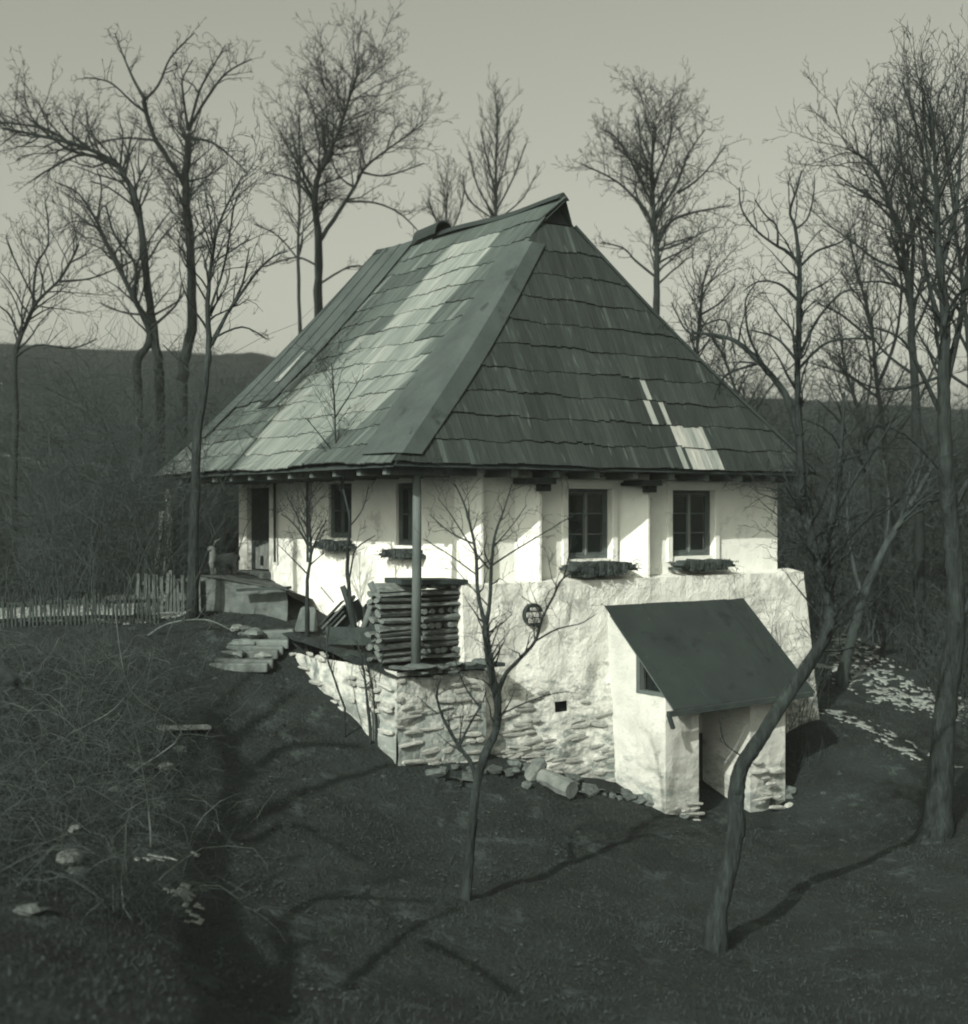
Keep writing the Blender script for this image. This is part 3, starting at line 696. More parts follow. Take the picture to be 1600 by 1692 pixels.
for k, (p, q, w, lb) in enumerate([((540, 1050, 22.4), (640, 1052, 21.6), .3, 'dark board heap under the forked posts, front board'), ((545, 1035, 22.9), (600, 1004, 22.9), .35, 'dark broad board propped behind the trough'), ((600, 1006, 22.9), (620, 1050, 22.6), .3, 'dark broad board slanting down left of the stack')]):
    mb = MB(); mb.beam(P2H(*p), P2H(*q), .05, w); hthing_mesh('board', mb, M['darkwood'], lb, 'board')
mb = MB(); mb.hexa([P2H(486, 1045, 23.6), P2H(525, 1045, 23.4), P2H(525, 1040, 24), P2H(486, 1040, 24.2)], [P2H(497, 1003, 23.6), P2H(522, 1004, 23.5), P2H(522, 1002, 24), P2H(499, 1002, 24.2)]); hthing_mesh('stone_block', mb, M['stone'], 'upright grey stone block left of the trough', 'stone block', bev=.04)
# ---------------------------------------------------------------- cellar entrance
cel = thing('cellar_entrance', 'small whitewashed cellar porch with a dark sloping felt roof', 'cellar porch', (4.6, -1.1, 0), house=True)
def cz_(s): return 3.80+(s+.35)*.93
mb = MB(); gz = -.5
def wallbox(t0, t1, s0, s1, z0, top, step=.17, seed=0, flare=0):
    # rough plastered block whose top follows top(s)
    def face(p0, p1, nrm, k):
        L = (p1-p0).length; na = max(2, round(L/step)); n0 = len(mb.v); nzs = 14
        for j in range(nzs+1):
            for i in range(na+1):
                p = p0.lerp(p1, i/na); zt = top(p.y); z = z0+(zt-z0)*j/nzs; e = min(i, na-i, 1)
                d = noise.fractal(Vector((p.x*1.7+k*3, p.y*1.7, z*1.7+seed)), 1, 2, 3)*.035*e
                mb.v.append(Vector((p.x, p.y, z))+nrm*d)
        for j in range(nzs):
            for i in range(na): a = n0+j*(na+1)+i; mb.f.append((a, a+1, a+na+2, a+na+1))
    A, B, C_, D = Vector((t0, s0, 0)), Vector((t1, s0, 0)), Vector((t1, s1, 0)), Vector((t0, s1, 0))
    face(A, B, Vector((0, -1, 0)), 0); face(B, C_, Vector((1, 0, 0)), 1); face(C_, D, Vector((0, 1, 0)), 2); face(D, A, Vector((-1, 0, 0)), 3)
    n = len(mb.v); mb.v += [Vector((p.x, p.y, top(p.y))) for p in (A, B, C_, D)]; mb.f.append((n, n+1, n+2, n+3))
wallbox(3.07, 3.87, -1.8, -1.06, -.5, lambda s: 2.33, seed=1, flare=1)
wallbox(3.075, 3.87, -1.055, -.3, -.5, lambda s: cz_(s)-.12, seed=2, flare=1)
mb.build('left_wall', M['plaster_porch'], cel)
mb = MB(); wallbox(5.17, 6.11, -1.8, -.3, -.5, lambda s: cz_(s)-.12, seed=3, flare=1); mb.build('right_wall', M['plaster_porch'], cel)
mb = MB(); mb.box((3.88, -1.78, -.3), (5.16, -.5, .04)); mb.build('threshold', M['stone'], cel)
mb = MB(); mb.box((3.875, -.62, .0), (5.165, -.5, 1.35)); d = mb.build('door', M['darkwood'], cel)
mb = MB(); mb.box((3.875, -.60, 1.355), (5.165, -.5, 3.5)); mb.build('back_wall', M['plaster_porch'], cel)
def slope_box(t0, t1, s0, s1, off, th):
    return ([(t0, s0, cz_(s0)+off), (t1, s0, cz_(s0)+off), (t1, s1, cz_(s1)+off), (t0, s1, cz_(s1)+off)], [(t0, s0, cz_(s0)+off+th), (t1, s0, cz_(s0)+off+th), (t1, s1, cz_(s1)+off+th), (t0, s1, cz_(s1)+off+th)])
ro = None
for k in range(4):
    t0 = 2.98+k*.89; t1 = t0+.93; mb = MB(); n = 9
    for i in range(n):
        sa, sb = -2.10+i*(1.77/n), -2.10+(i+1)*(1.77/n); P = []
        for (t, s_) in ((t0, sa), (t1, sa), (t1, sb), (t0, sb)):
            wv = .012*noise.noise(Vector((t*2, s_*2, 3))); ed = .02*noise.noise(Vector((t*3, 1, k))) if s_ < -2.09 else 0
            P.append(Vector((t, s_+ed, cz_(s_)-.02+.006*(k % 2)+wv)))
        mb.hexa(P, [p+Vector((0, 0, .016)) for p in P])
    o = mb.build('roof' if ro is None else 'felt_sheet', M['feltdark'], ro or cel); ro = ro or o
for k in range(7):
    mb = MB(); s0 = -2.09+k*.25; mb.hexa(*slope_box(3.02, 6.50, s0, s0+.235, -.05, .028)); mb.build('roof_board', M['darkwood'], ro)
for t in (3.1, 4.5, 6.0):
    mb = MB(); p = Vector((t, -2.02, cz_(-2.02)-.09)); q = Vector((t, -.4, cz_(-.4)-.09)); mb.beam(p, q, .08, .075); mb.build('rafter', M['wood'], ro)
mb = MB(); mb.beam((2.78, -2.16, 2.11), (6.45, -2.15, 2.15), .07, .09); mb.beam((2.80, -2.16, 2.10), (2.90, -2.16, 1.86), .07, .05); mb.build('gutter', M['metal'], cel)
mb = MB(); mb.beam((3.12, -1.11, 2.33), (3.12, -1.11, cz_(-1.11)-.06), .09, .1); mb.beam((3.11, -1.80, 2.36), (3.11, -1.1, 2.36), .12, .06); mb.build('window_post', M['wood'], cel)
mb = MB(); mb.hexa([(3.30, -1.79, 2.335), (3.33, -1.79, 2.335), (3.33, -1.06, 2.335), (3.30, -1.06, 2.335)], [(3.30, -1.79, 2.40), (3.33, -1.79, 2.40), (3.33, -1.06, cz_(-1.06)-.06), (3.30, -1.06, cz_(-1.06)-.06)]); mb.build('gap_shade_sheet', M['glass'], cel)  # dark glassy sheet added in the open gap, stands for the unlit interior
lay(cel, 3.07, 3.85, lambda a: .1, lambda a: .62, lambda a, z: -1.8-.12*max(0, 1.2-z), 'f', seed=15, w=(.2, .4), h=(.06, .1), depth=.04, drop=.4)
lay(cel, 5.17, 6.12, lambda a: .1, lambda a: 1.0-.1*(a-5.2), lambda a, z: -1.8-.12*max(0, 1.2-z)-.03, 'f', seed=16, w=(.2, .55), h=(.05, .12), depth=.06, drop=.45)
# rubble, logs and boulders by the wall
def rock(name, px, py, Y, r, m, label, cat='stone', seed=1, group=None, world=True):
    p = PX(px, py, Y); mb = MB(); mb.blob(p+Vector((0, 0, 0)), r, seed, 9, 6, .45); o = mb.build(name, m, smooth=False); return tag(o, label, cat, group)
def on_ground(px, py, Y0=8, Y1=60):
    """the point of the ground seen at this photo position"""
    Y = Y0; prev = None
    while Y < Y1:
        p = PX(px, py, Y)
        if p.z < HZ(p.x, p.y): return Vector((p.x, p.y, HZ(p.x, p.y)))
        Y += .15
    return PX(px, py, Y1)
def rock_at(px, py, r, m, label, seed=1, group=None, cat='stone'):
    p = on_ground(px, py); mb = MB(); mb.blob((0, 0, 0), r, seed, 9, 6, .5); o = mb.build('boulder', m); o.location = p+Vector((0, 0, r[2]*.35)); o.rotation_euler = (0, 0, seed); return tag(o, label, cat, group)
rock_at(1072, 1330, (.17, .15, .16), M['pale_stone'], 'round pale boulder at the foot of the cellar porch', 3)
rock_at(1262, 1335, (.28, .2, .14), M['stone'], 'flat stone slab at the foot of the right porch pier', 41)
rock_at(1290, 1315, (.3, .22, .16), M['stone'], 'rough stone right of the porch pier foot', 44)
rock_at(1130, 1352, (.14, .1, .06), M['stone'], 'flat grey stone in front of the cellar doorway', 5)
def logthing(p0, p1, r, m, label, cat='log', hollow=False):
    a = PX(*p0); b = PX(*p1); mb = MB(); mb.tube([a, a.lerp(b, .33)+Vector((0, 0, .02)), a.lerp(b, .7), b], [r, r*.93, r*1.05, r*.96], 10); o = mb.build('log', m); tag(o, label, cat)
    return o
logthing((862, 1308, 21.2), (893, 1262, 21.9), .13, M['pale_stone'], 'pale split log lying on the grass below the vent, left of the pair')
logthing((897, 1285, 21.5), (945, 1306, 21.0), .15, M['pale_stone'], 'pale hollow log lying on the grass below the vent, right of the pair')
mb = MB(); mb.beam(PX(838, 1250, 22.2), PX(872, 1287, 21.6), .28, .04); tag(mb.build('plank', M['wood']), 'grey plank leaning down from the wall behind the pale logs', 'plank')
rr = random.Random(77)
for k in range(34):   # loose footing stones along the wall
    t = rr.uniform(-1.6, 3.0); p = W(t, rr.uniform(-1.5, -.75) if t > 0 else rr.uniform(-1.3, -.95), 0); z = HZ(p.x, p.y)
    me = rr.choice(SG); o = bpy.data.objects.new('footing_stone', me); w = rr.uniform(.14, .42); o.scale = (w, w*.6, rr.uniform(.07, .16)); o.location = (p.x, p.y, z+.03); o.rotation_euler = (rr.uniform(-.2, .2), rr.uniform(-.2, .2), rr.uniform(0, 3)); put(o)
    tag(o, ('large flat' if w > .3 else 'mid sized' if w > .22 else 'small')+' loose rubble stone at the wall foot '+('left of the terrace corner' if t < -1.2 else 'under the wood stack' if t < 0 else 'behind the young tree' if t < 1 else 'under the small vent' if t < 2.1 else 'beside the cellar porch'), 'stone', 'loose rubble stones at the wall foot')
# left slope: flat stones, plank, steps, snow remains
fl = [(115, 1422, .17, 'flat pale stone at far lower left of the slope, upper of two'), (125, 1447, .12, 'small pale stone at lower left under the flat one'), (46, 1516, .12, 'pale stone near the left edge low on the slope'), (124, 1376, .09, 'small grey stone left of the bank, above the flat stones'),
      (297, 1242, .11, 'pale squarish stone below the long plank'), (230, 1272, .14, 'long grey stone left of the squarish stone'), (275, 1272, .13, 'grey stone right under the squarish stone'), (190, 1308, .1, 'small grey stone on the slope under brambles'),
      (403, 1070, .2, 'large flat stone lowest at the yard edge'), (392, 1040, .14, 'round pale stone at the yard edge'), (420, 1058, .22, 'long flat stone at the yard edge'), (405, 1045, .12, 'small stone between the yard edge stones'), (440, 1092, .2, 'pale flat stone below the yard edge'), (395, 1088, .15, 'grey flat stone below the yard edge, left'),
      (336, 1208, .1, 'small round stone over the end of the plank'), (1165, 1225, .1, 'small stone right of the porch')]
for i, (px, py, r, lb) in enumerate(fl[:-1]): rock_at(px, py, (r*1.25, r*.8, r*.45), M['stone'] if i % 3 else M['pale_stone'], lb, i+11)
a, b = on_ground(262, 1212), on_ground(345, 1212); mb = MB(); mb.beam(a+Vector((0, 0, .06)), b+Vector((0, 0, .06)), .2, .05); tag(mb.build('plank', M['palewood']), 'pale plank lying level on the left slope', 'plank')
for k in range(6):
    p = on_ground(395+k*9, 1108-k*11); mb = MB(); mb.box((-.5, -.16, -.1), (.5, .16, .06)); o = mb.build('step', M['stone'], bev=.03); o.location = p; o.rotation_euler = (0, rr.uniform(-.04, .04), .1)
    tag(o, ['lowest rough stone step below the yard', 'second lowest rough stone step below the yard', 'third lowest rough stone step below the yard', 'third rough stone step down from the yard', 'second rough stone step down from the yard', 'topmost rough stone step at the yard edge'][k], 'step', 'steps up to the yard')
# ---------------------------------------------------------------- snow remains
def snow(name, pts, w, label, seed, thr=.1):
    """thin melting snow that follows the ground along a line of photo points"""
    P = [on_ground(*p) for p in pts]; mb = MB(); st = .055; vid = {}
    for i in range(len(P)-1):
        a, b = P[i], P[i+1]; L = (b-a).length
        lo = Vector((min(a.x, b.x)-w, min(a.y, b.y)-w, 0)); hi = Vector((max(a.x, b.x)+w, max(a.y, b.y)+w, 0))
        x = math.floor(lo.x/st)
        while x*st < hi.x:
            y = math.floor(lo.y/st)
            while y*st < hi.y:
                c = Vector((x*st, y*st, 0)); ab = (b-a); ab.z = 0; ac = c-Vector((a.x, a.y, 0)); tt_ = max(0, min(1, ac.dot(ab)/ab.length_squared)); d = (ac-ab*tt_).length/w
                nn = noise.fractal(Vector((c.x*3.2, c.y*5.5, seed)), .5, 2.2, 5)
                if d < 1 and nn-.5*d*d > thr-.07 and (x, y) not in vid: vid[(x, y)] = None
                y += 1
            x += 1
    corner = {}
    def cv(i, j):
        if (i, j) not in corner:
            x, y = i*st, j*st; corner[(i, j)] = len(mb.v); mb.v.append(Vector((x, y, HZ(x, y)+.015+.02*noise.noise(Vector((x*4, y*4, 1))))))
        return corner[(i, j)]
    for (i, j) in vid: mb.f.append((cv(i, j), cv(i+1, j), cv(i+1, j+1), cv(i, j+1)))
    if mb.v:
        o = mb.build(name, M['snow'], smooth=True); s_ = o.modifiers.new('thick', 'SOLIDIFY'); s_.thickness = .012; tag(o, label, 'snow', 'melting snow remains', 'stuff')
snow('snow_patch', [(1400, 1065), (1460, 1125), (1535, 1170)], .8, 'upper streak of melting snow on the slope right of the house', 1, .16)
snow('snow_patch', [(1380, 1180), (1440, 1208), (1560, 1265)], .5, 'lower streak of melting snow on the slope right of the house', 2, .18)
snow('snow_patch', [(1390, 1115), (1470, 1160), (1560, 1180)], .7, 'middle streak of melting snow on the slope right of the house', 3, .22)
snow('snow_patch', [(1580, 1160), (1600, 1170)], .7, 'small melting snow remnant right of the thick trunk', 6, .1)
snow('snow_patch', [(285, 1465), (300, 1492), (318, 1525)], .16, 'crumbled snow remains low on the left slope', 4, .12)
snow('snow_patch', [(-5, 1010), (120, 1006), (235, 1002)], 1.1, 'strip of old snow behind the dark picket fence at the left edge', 15, -.9)
snow('snow_patch', [(225, 1422), (315, 1416)], .12, 'thin snow line low on the left slope', 5, .15)
snow('snow_patch', [(40, 662), (60, 664)], 1.2, 'far snow patch on the hillside at the left', 8, 0)
snow('snow_patch', [(120, 655), (200, 665)], .9, 'far snow streak high on the left hillside', 9, .18)

# ---------------------------------------------------------------- trees
SPEC = []
class Tree:
    def __init__(s, seed): s.r = random.Random(seed); s.twigs = []; s.np = np.random.default_rng(seed)
    def grow(s, path, rad, level, maxl, dens, ang=(30, 60), lenf=.5, up=.25, f0=.15, minr=.004, wander=.18, maxlen=3.0):
        L = [0]
        for i in range(1, len(path)): L.append(L[-1]+(path[i]-path[i-1]).length)
        T = L[-1]; r = s.r
        if T < .12: return
        n = int(T*dens*(1+.3*r.random())+.5+r.random()*.5); n = min(n, 60)
        for k in range(n):
            f = f0+(1-f0)*((k+r.random())/n)**.86; d = f*T; i = 1
            while i < len(L)-1 and L[i] < d: i += 1
            q = (d-L[i-1])/max(1e-6, L[i]-L[i-1]); p = path[i-1].lerp(path[i], q); rr_ = rad[i-1]+(rad[i]-rad[i-1])*q
            tg = (path[i]-path[i-1]).normalized(); o = tg.orthogonal().normalized(); o.rotate(Matrix.Rotation(r.random()*2*math.pi, 3, tg))
            a = R(r.uniform(*ang)); dr = (tg*math.cos(a)+o*math.sin(a)); dr.z += up*r.uniform(.2, 1); dr.normalize()
            ln = min(maxlen, T*lenf*(1.05-f*.50)*r.uniform(.5, 1.25)); ln = max(ln, .15)
            ns = 4 if level < maxl else 3
            if ln > 1.0: ns = 7
            c = [p]; dd = dr.copy()
            for j in range(ns):
                dd = (dd+Vector((r.gauss(0, wander), r.gauss(0, wander), r.gauss(0, wander)+up*.12))).normalized(); c.append(c[-1]+dd*ln/ns)
            r0 = max(minr, min(rr_*.62, .010+ln*.016)); cr = [r0+(minr*.7-r0)*(j/ns)**.8 for j in range(ns+1)]
            s.twigs.append((c, cr))
            if level < maxl: s.grow(c, cr, level+1, maxl, dens*1.15 if level else dens*1.1, ang, lenf, up, .12, minr, wander*1.1, maxlen)
def twig_mesh(name, paths, m, sides=3):
    groups = {}
    for c, r in paths: groups.setdefault(len(c), []).append((c, r))
    VV = []; FF = []; off = 0
    for n, g in groups.items():
        P = np.array([[tuple(v) for v in c] for c, _ in g]); Rr = np.array([r for _, r in g])
        T = np.gradient(P, axis=1); T /= np.linalg.norm(T, axis=2, keepdims=True)+1e-9
        ref = np.tile(np.array([.31, .52, .79]), (len(g), n, 1)); A = np.cross(T, ref); A /= np.linalg.norm(A, axis=2, keepdims=True)+1e-9; B = np.cross(T, A)
        rings = [P+(A*math.cos(2*math.pi*k/sides)+B*math.sin(2*math.pi*k/sides))*Rr[..., None] for k in range(sides)]
        v = np.stack(rings, 2); VV.append(v.reshape(-1, 3)); N = len(g)
        base = (np.arange(N)[:, None, None]*n+np.arange(n-1)[None, :, None])*sides
        k = np.arange(sides)[None, None, :]; k2 = (k+1) % sides
        f = np.stack([base+k, base+k2, base+sides+k2, base+sides+k], -1).reshape(-1, 4)+off; FF.append(f); off += N*n*sides
    return np_mesh(name, np.concatenate(VV), np.concatenate(FF), m)
def smooth_path(pts, rad, n):
    """resample through control points (Catmull-Rom)"""
    out = []; ro = []
    for i in range(len(pts)-1):
        p0 = pts[max(i-1, 0)]; p1 = pts[i]; p2 = pts[i+1]; p3 = pts[min(i+2, len(pts)-1)]
        for k in range(n):
            t = k/n; out.append(.5*((2*p1)+(p2-p0)*t+(2*p0-5*p1+4*p2-p3)*t*t+(3*p1-p0-3*p2+p3)*t**3)); ro.append(rad[i]+(rad[i+1]-rad[i])*t)
    return out+[pts[-1]], ro+[rad[-1]]
def tree(label, Y, limbs, seed, bark='barkfar', name='bare_tree', dens=1.9, maxl=4, lenf=.45, ang=(28, 62), up=.3, minr=.0055, f0=.3, maxlen=2.6, spread=.35, grp=None, cat='tree', wander=.18, base_drop=True, trunk_sides=9):
    """limbs: list of (photo points, r0px, r1px); the first is the trunk"""
    T = Tree(seed); r = T.r; dens = dens*1.2 if bark == 'barkfar' else dens*1.3; known = []; k = Y/FPX; parts = []
    for li, (pts, r0, r1) in enumerate(limbs):
        if li == 0: y0 = Y; slope = 0
        else:
            b = min(known, key=lambda q: (q[0]-pts[0][0])**2+(q[1]-pts[0][1])**2); y0 = b[2]; slope = r.choice([-1, 1])*r.uniform(.3, 1)*spread
        P = []; acc = 0; n = len(pts)
        for i, (x, y) in enumerate(pts):
            if i: acc += math.hypot(x-pts[i-1][0], y-pts[i-1][1])*k
            yy = y0+slope*acc+(0 if i == 0 else r.uniform(-.1, .1)*acc*.3); P.append(PX(x, y, yy)); known.append((x, y, yy))
        rad = [(r0+(r1-r0)*(i/(n-1))**.9)*k*.5 for i in range(n)]
        sub = 4 if trunk_sides < 10 else 9; pp, rd = smooth_path(P, rad, sub)
        for j in range(1, len(pp)): pp[j] = pp[j]+Vector((r.gauss(0, 1), r.gauss(0, 1), 0))*rd[j]*(.12 if trunk_sides < 10 else .035)
        rd = [q*(1+(.09 if trunk_sides < 10 else .03)*r.uniform(-1, 1)) for q in rd]
        for j in range(len(pp)-1):
            q = PROJ(pp[j]); known.append((q[0], q[1], pp[j].y))
        dd_ = (pp[-1]-pp[-2]).normalized(); pp.append(pp[-1]+dd_*rd[-1]*1.3); rd.append(rd[-1]*.25)
        parts.append((pp, rd))
    if trunk_sides > 9:
        q0 = parts[0][0][0]
        for j in range(len(parts[0][0])): parts[0][1][j] *= 1+.55*math.exp(-(parts[0][0][j]-q0).length/.22)
    base = parts[0][0][0].copy()
    if base_drop:
        gzv = HZ(base.x, base.y)
        if base.z > gzv-.1: parts[0][0].insert(0, Vector((base.x, base.y, gzv-.15))); parts[0][1].insert(0, parts[0][1][0]*1.03)
        base = Vector((base.x, base.y, gzv))
    else: base = Vector(base)
    root = thing(name, label, cat, tuple(base), group=grp)
    for li, (pp, rd) in enumerate(parts):
        mb = MB(); mb.tube(pp, rd, trunk_sides if li == 0 else 6, rough=.16 if trunk_sides > 9 else .10); mb.build('trunk' if li == 0 else 'limb', M[bark], root, smooth=True)
        T.grow(pp, rd, 0, maxl-1, dens, ang, lenf, up, (f0 if li else .62 if len(parts) > 1 else f0), minr, wander, maxlen)
    me = twig_mesh('twigs', [([v-base for v in c], q) for c, q in T.twigs], M[bark]); o = bpy.data.objects.new('twigs', me); put(o, root); o['kind'] = 'stuff'
    return root, parts, len(T.twigs)
TW = 0
def add(*a, **k):
    global TW
    r = tree(*a, **k); TW += r[2]; return r
# far trees behind the cottage, left to right
add('tall tree with two crowns, highest of the trees at the left', 40, [([(300, 640), (304, 600), (318, 520), (314, 400), (306, 310), (312, 225)], 20, 11), ([(305, 305), (280, 265), (255, 225), (240, 180), (238, 160)], 10, 7), ([(239, 165), (262, 140), (282, 95), (320, 55)], 5, 2), ([(238, 162), (220, 130), (205, 95), (190, 55)], 6, 2), ([(242, 188), (215, 165), (180, 135), (140, 128)], 4, 2),
    ([(311, 215), (303, 160), (302, 130), (318, 100)], 6, 2), ([(312, 215), (340, 165), (375, 120), (415, 98)], 7, 2), ([(313, 210), (330, 150), (352, 110), (372, 75)], 6, 2), ([(312, 228), (350, 235), (385, 262), (408, 285)], 5, 2), ([(258, 232), (215, 228), (180, 232), (140, 245)], 4, 2), ([(310, 300), (345, 290), (372, 270)], 4, 2)], 1, dens=2.4, lenf=.42, up=.2, minr=.008, maxlen=1.9)
add('arching tree bending over to the left edge', 38, [([(265, 650), (260, 590), (250, 520), (238, 430), (228, 345), (205, 290), (185, 265), (130, 240), (70, 225), (5, 212)], 17, 4), ([(195, 275), (140, 255), (90, 275), (50, 300)], 7, 2), ([(228, 345), (180, 310), (150, 300)], 4, 2), ([(120, 240), (80, 215), (30, 205), (-20, 200)], 6, 2), ([(245, 430), (270, 390), (300, 360)], 4, 2), ([(255, 520), (290, 500), (305, 480)], 4, 2), ([(175, 262), (110, 245), (60, 205), (40, 190)], 6, 2)], 2, dens=2.1, lenf=.4, up=.15, minr=.007, maxlen=2.2)
add('crooked tree with a kinked foot beside the arching tree', 37, [([(228, 640), (226, 598), (245, 570), (243, 535), (215, 480), (190, 430), (160, 365)], 15, 6), ([(160, 365), (130, 320), (90, 300)], 5, 2), ([(240, 530), (222, 490), (225, 440), (190, 390), (175, 340)], 8, 3), ([(160, 365), (168, 310), (160, 280)], 4, 2), ([(225, 440), (245, 400), (280, 350)], 4, 2), ([(235, 520), (200, 515), (165, 500)], 4, 2), ([(245, 545), (290, 505), (300, 470)], 5, 2)], 3, dens=2.0, minr=.007, maxlen=2.0)
add('slanting tree at the left edge with wide low branches', 34, [([(22, 800), (26, 700), (25, 590), (42, 540), (60, 500), (100, 460), (130, 405)], 12, 3), ([(55, 510), (60, 440), (80, 400), (75, 330)], 6, 2), ([(95, 465), (150, 460), (200, 440)], 4, 2), ([(35, 560), (15, 520), (-10, 500)], 5, 2), ([(25, 590), (60, 570), (120, 575), (160, 560)], 5, 2), ([(60, 500), (20, 420), (10, 390)], 4, 2)], 4, dens=2.0, minr=.006, maxlen=2.2)
add('dark straight tree standing before the left end of the roof', 24, [([(318, 975), (322, 850), (326, 720), (338, 640), (345, 575), (343, 500), (350, 430), (362, 370), (400, 290)], 19, 2), ([(345, 575), (375, 520), (400, 470), (412, 410)], 9, 2), ([(378, 515), (420, 455), (450, 425), (475, 415)], 6, 2), ([(344, 520), (370, 440), (385, 350), (395, 320)], 5, 2), ([(350, 560), (400, 540), (440, 560)], 4, 2), ([(340, 640), (300, 600), (270, 570)], 4, 2), ([(326, 760), (300, 720), (285, 690)], 4, 2)], 5, bark='bark', dens=2.1, minr=.005, maxlen=1.6)
add('broad forked tree rising behind the left roof slope', 42, [([(528, 560), (526, 480), (526, 400), (520, 330), (526, 290), (540, 262), (560, 215), (578, 160), (592, 120)], 16, 3), ([(527, 400), (560, 350), (585, 310), (605, 275), (650, 240), (700, 205)], 9, 2), ([(520, 335), (495, 305), (470, 292), (440, 285)], 5, 2), ([(545, 260), (525, 225), (518, 180), (500, 140)], 5, 2), ([(585, 310), (560, 290), (548, 262)], 4, 2), ([(573, 333), (620, 335), (660, 352), (690, 380)], 4, 2), ([(526, 440), (490, 425), (440, 440)], 4, 2), ([(527, 470), (580, 440), (620, 445)], 4, 2), ([(600, 285), (640, 290), (700, 270)], 4, 2)], 6, dens=2.5, minr=.007, maxlen=2.3, lenf=.5)
add('thin straight tree just left of the broad forked tree', 41, [([(497, 600), (495, 520), (493, 400), (496, 300), (494, 190)], 8, 2), ([(494, 430), (460, 390), (420, 370)], 3, 2), ([(494, 390), (530, 350), (550, 330)], 3, 2)], 7, dens=1.9, minr=.006, maxlen=2.0, f0=.3)
add('small fan shaped tree behind the roof ridge', 46, [([(820, 440), (820, 350), (820, 270), (822, 200)], 8, 2), ([(820, 360), (790, 310), (775, 250)], 4, 2), ([(820, 350), (850, 290), (868, 240)], 4, 2), ([(820, 365), (775, 330), (765, 290)], 3, 2), ([(820, 365), (862, 330), (885, 290)], 3, 2), ([(820, 320), (805, 260), (795, 215)], 3, 2), ([(820, 320), (838, 255), (842, 215)], 3, 2)], 8, dens=2.3, up=.5, ang=(15, 35), minr=.006, maxlen=1.6)
add('low bush of upright stems behind the chimney hood', 45, [([(735, 440), (735, 390), (740, 320)], 4, 2), ([(735, 400), (715, 350), (708, 330)], 3, 2), ([(737, 400), (760, 350), (768, 310)], 3, 2)], 9, dens=3, up=.5, ang=(15, 40), minr=.006, maxlen=1.2, name='bare_bush', cat='bush')
add('round crowned tree behind the right roof slope', 40, [([(1085, 560), (1085, 500), (1086, 430), (1083, 390), (1080, 330), (1078, 270), (1085, 210)], 13, 3), ([(1083, 380), (1060, 340), (1020, 300), (960, 270)], 7, 2), ([(1080, 340), (1050, 280), (1025, 235), (1000, 215)], 5, 2), ([(1088, 400), (1110, 365), (1150, 350), (1205, 340)], 7, 2), ([(1082, 360), (1115, 310), (1140, 250), (1165, 215)], 6, 2), ([(1080, 300), (1060, 240), (1055, 190)], 4, 2), ([(1082, 300), (1105, 240), (1110, 190)], 4, 2), ([(1083, 457), (1050, 430), (1030, 410), (995, 400)], 5, 2), ([(1120, 320), (1160, 290), (1200, 240)], 4, 2), ([(1088, 415), (1130, 400), (1160, 385)], 4, 2)], 10, dens=2.6, minr=.0065, maxlen=2.2, lenf=.5)
# middle distance, right
add('upright tree right of the round crowned tree, thin open top', 30, [([(1150, 720), (1150, 600), (1158, 520), (1160, 480), (1172, 440)], 8, 2), ([(1152, 560), (1130, 540), (1110, 500)], 4, 2), ([(1158, 520), (1190, 500), (1215, 470)], 4, 2), ([(1155, 540), (1200, 530), (1215, 590)], 3, 2)], 11, dens=2.2, minr=.005, maxlen=1.6)
add('tall dense tree at the right, left of the thick dark one', 32, [([(1520, 900), (1515, 700), (1508, 560), (1503, 480), (1490, 400), (1465, 320), (1440, 270), (1400, 245)], 18, 3), ([(1505, 500), (1508, 380), (1490, 260), (1478, 170)], 9, 2), ([(1505, 450), (1450, 430), (1410, 400), (1360, 365)], 6, 2), ([(1505, 480), (1455, 465), (1400, 470)], 5, 2), ([(1500, 400), (1530, 300), (1510, 190), (1498, 150)], 7, 2), ([(1480, 350), (1430, 320), (1385, 290)], 5, 2), ([(1512, 620), (1460, 580), (1430, 530)], 6, 2), ([(1508, 560), (1540, 480), (1560, 400)], 6, 2), ([(1513, 640), (1440, 640), (1380, 600)], 5, 2)], 12, dens=2.3, minr=.006, maxlen=2.2, up=.4, ang=(22, 50))
add('thick dark tree at the right edge with a pale lower trunk', 22, [([(1545, 1392), (1555, 1290), (1565, 1160), (1580, 1040), (1575, 900), (1562, 760), (1560, 620), (1562, 520), (1550, 400), (1548, 310), (1540, 180)], 46, 4), ([(1562, 640), (1585, 540), (1600, 440), (1596, 330)], 14, 3), ([(1562, 560), (1535, 470), (1520, 380), (1505, 300)], 10, 2), ([(1556, 440), (1580, 340), (1590, 220), (1597, 130)], 9, 2), ([(1562, 700), (1520, 610), (1490, 560), (1440, 540)], 9, 2), ([(1550, 330), (1530, 240), (1525, 160)], 6, 2), ([(1560, 780), (1500, 720), (1450, 700)], 8, 2), ([(1570, 850), (1620, 760), (1650, 700)], 12, 3), ([(1580, 1040), (1620, 960), (1660, 900)], 12, 3), ([(1560, 620), (1500, 640), (1460, 650)], 6, 2)], 13, bark='bark', dens=2.3, minr=.0042, maxlen=1.7, up=.4, ang=(22, 55), trunk_sides=12)
add('many stemmed tree between the dense tall tree and the thick dark one', 35, [([(1470, 900), (1465, 760), (1450, 640), (1440, 540), (1415, 440), (1400, 380)], 11, 2), ([(1450, 640), (1480, 560), (1490, 470), (1480, 380)], 7, 2), ([(1440, 560), (1390, 520), (1350, 500)], 5, 2), ([(1465, 740), (1520, 660), (1560, 560)], 6, 2), ([(1455, 660), (1400, 620), (1340, 600)], 5, 2)], 21, dens=2.2, minr=.006, maxlen=2.2, up=.4)
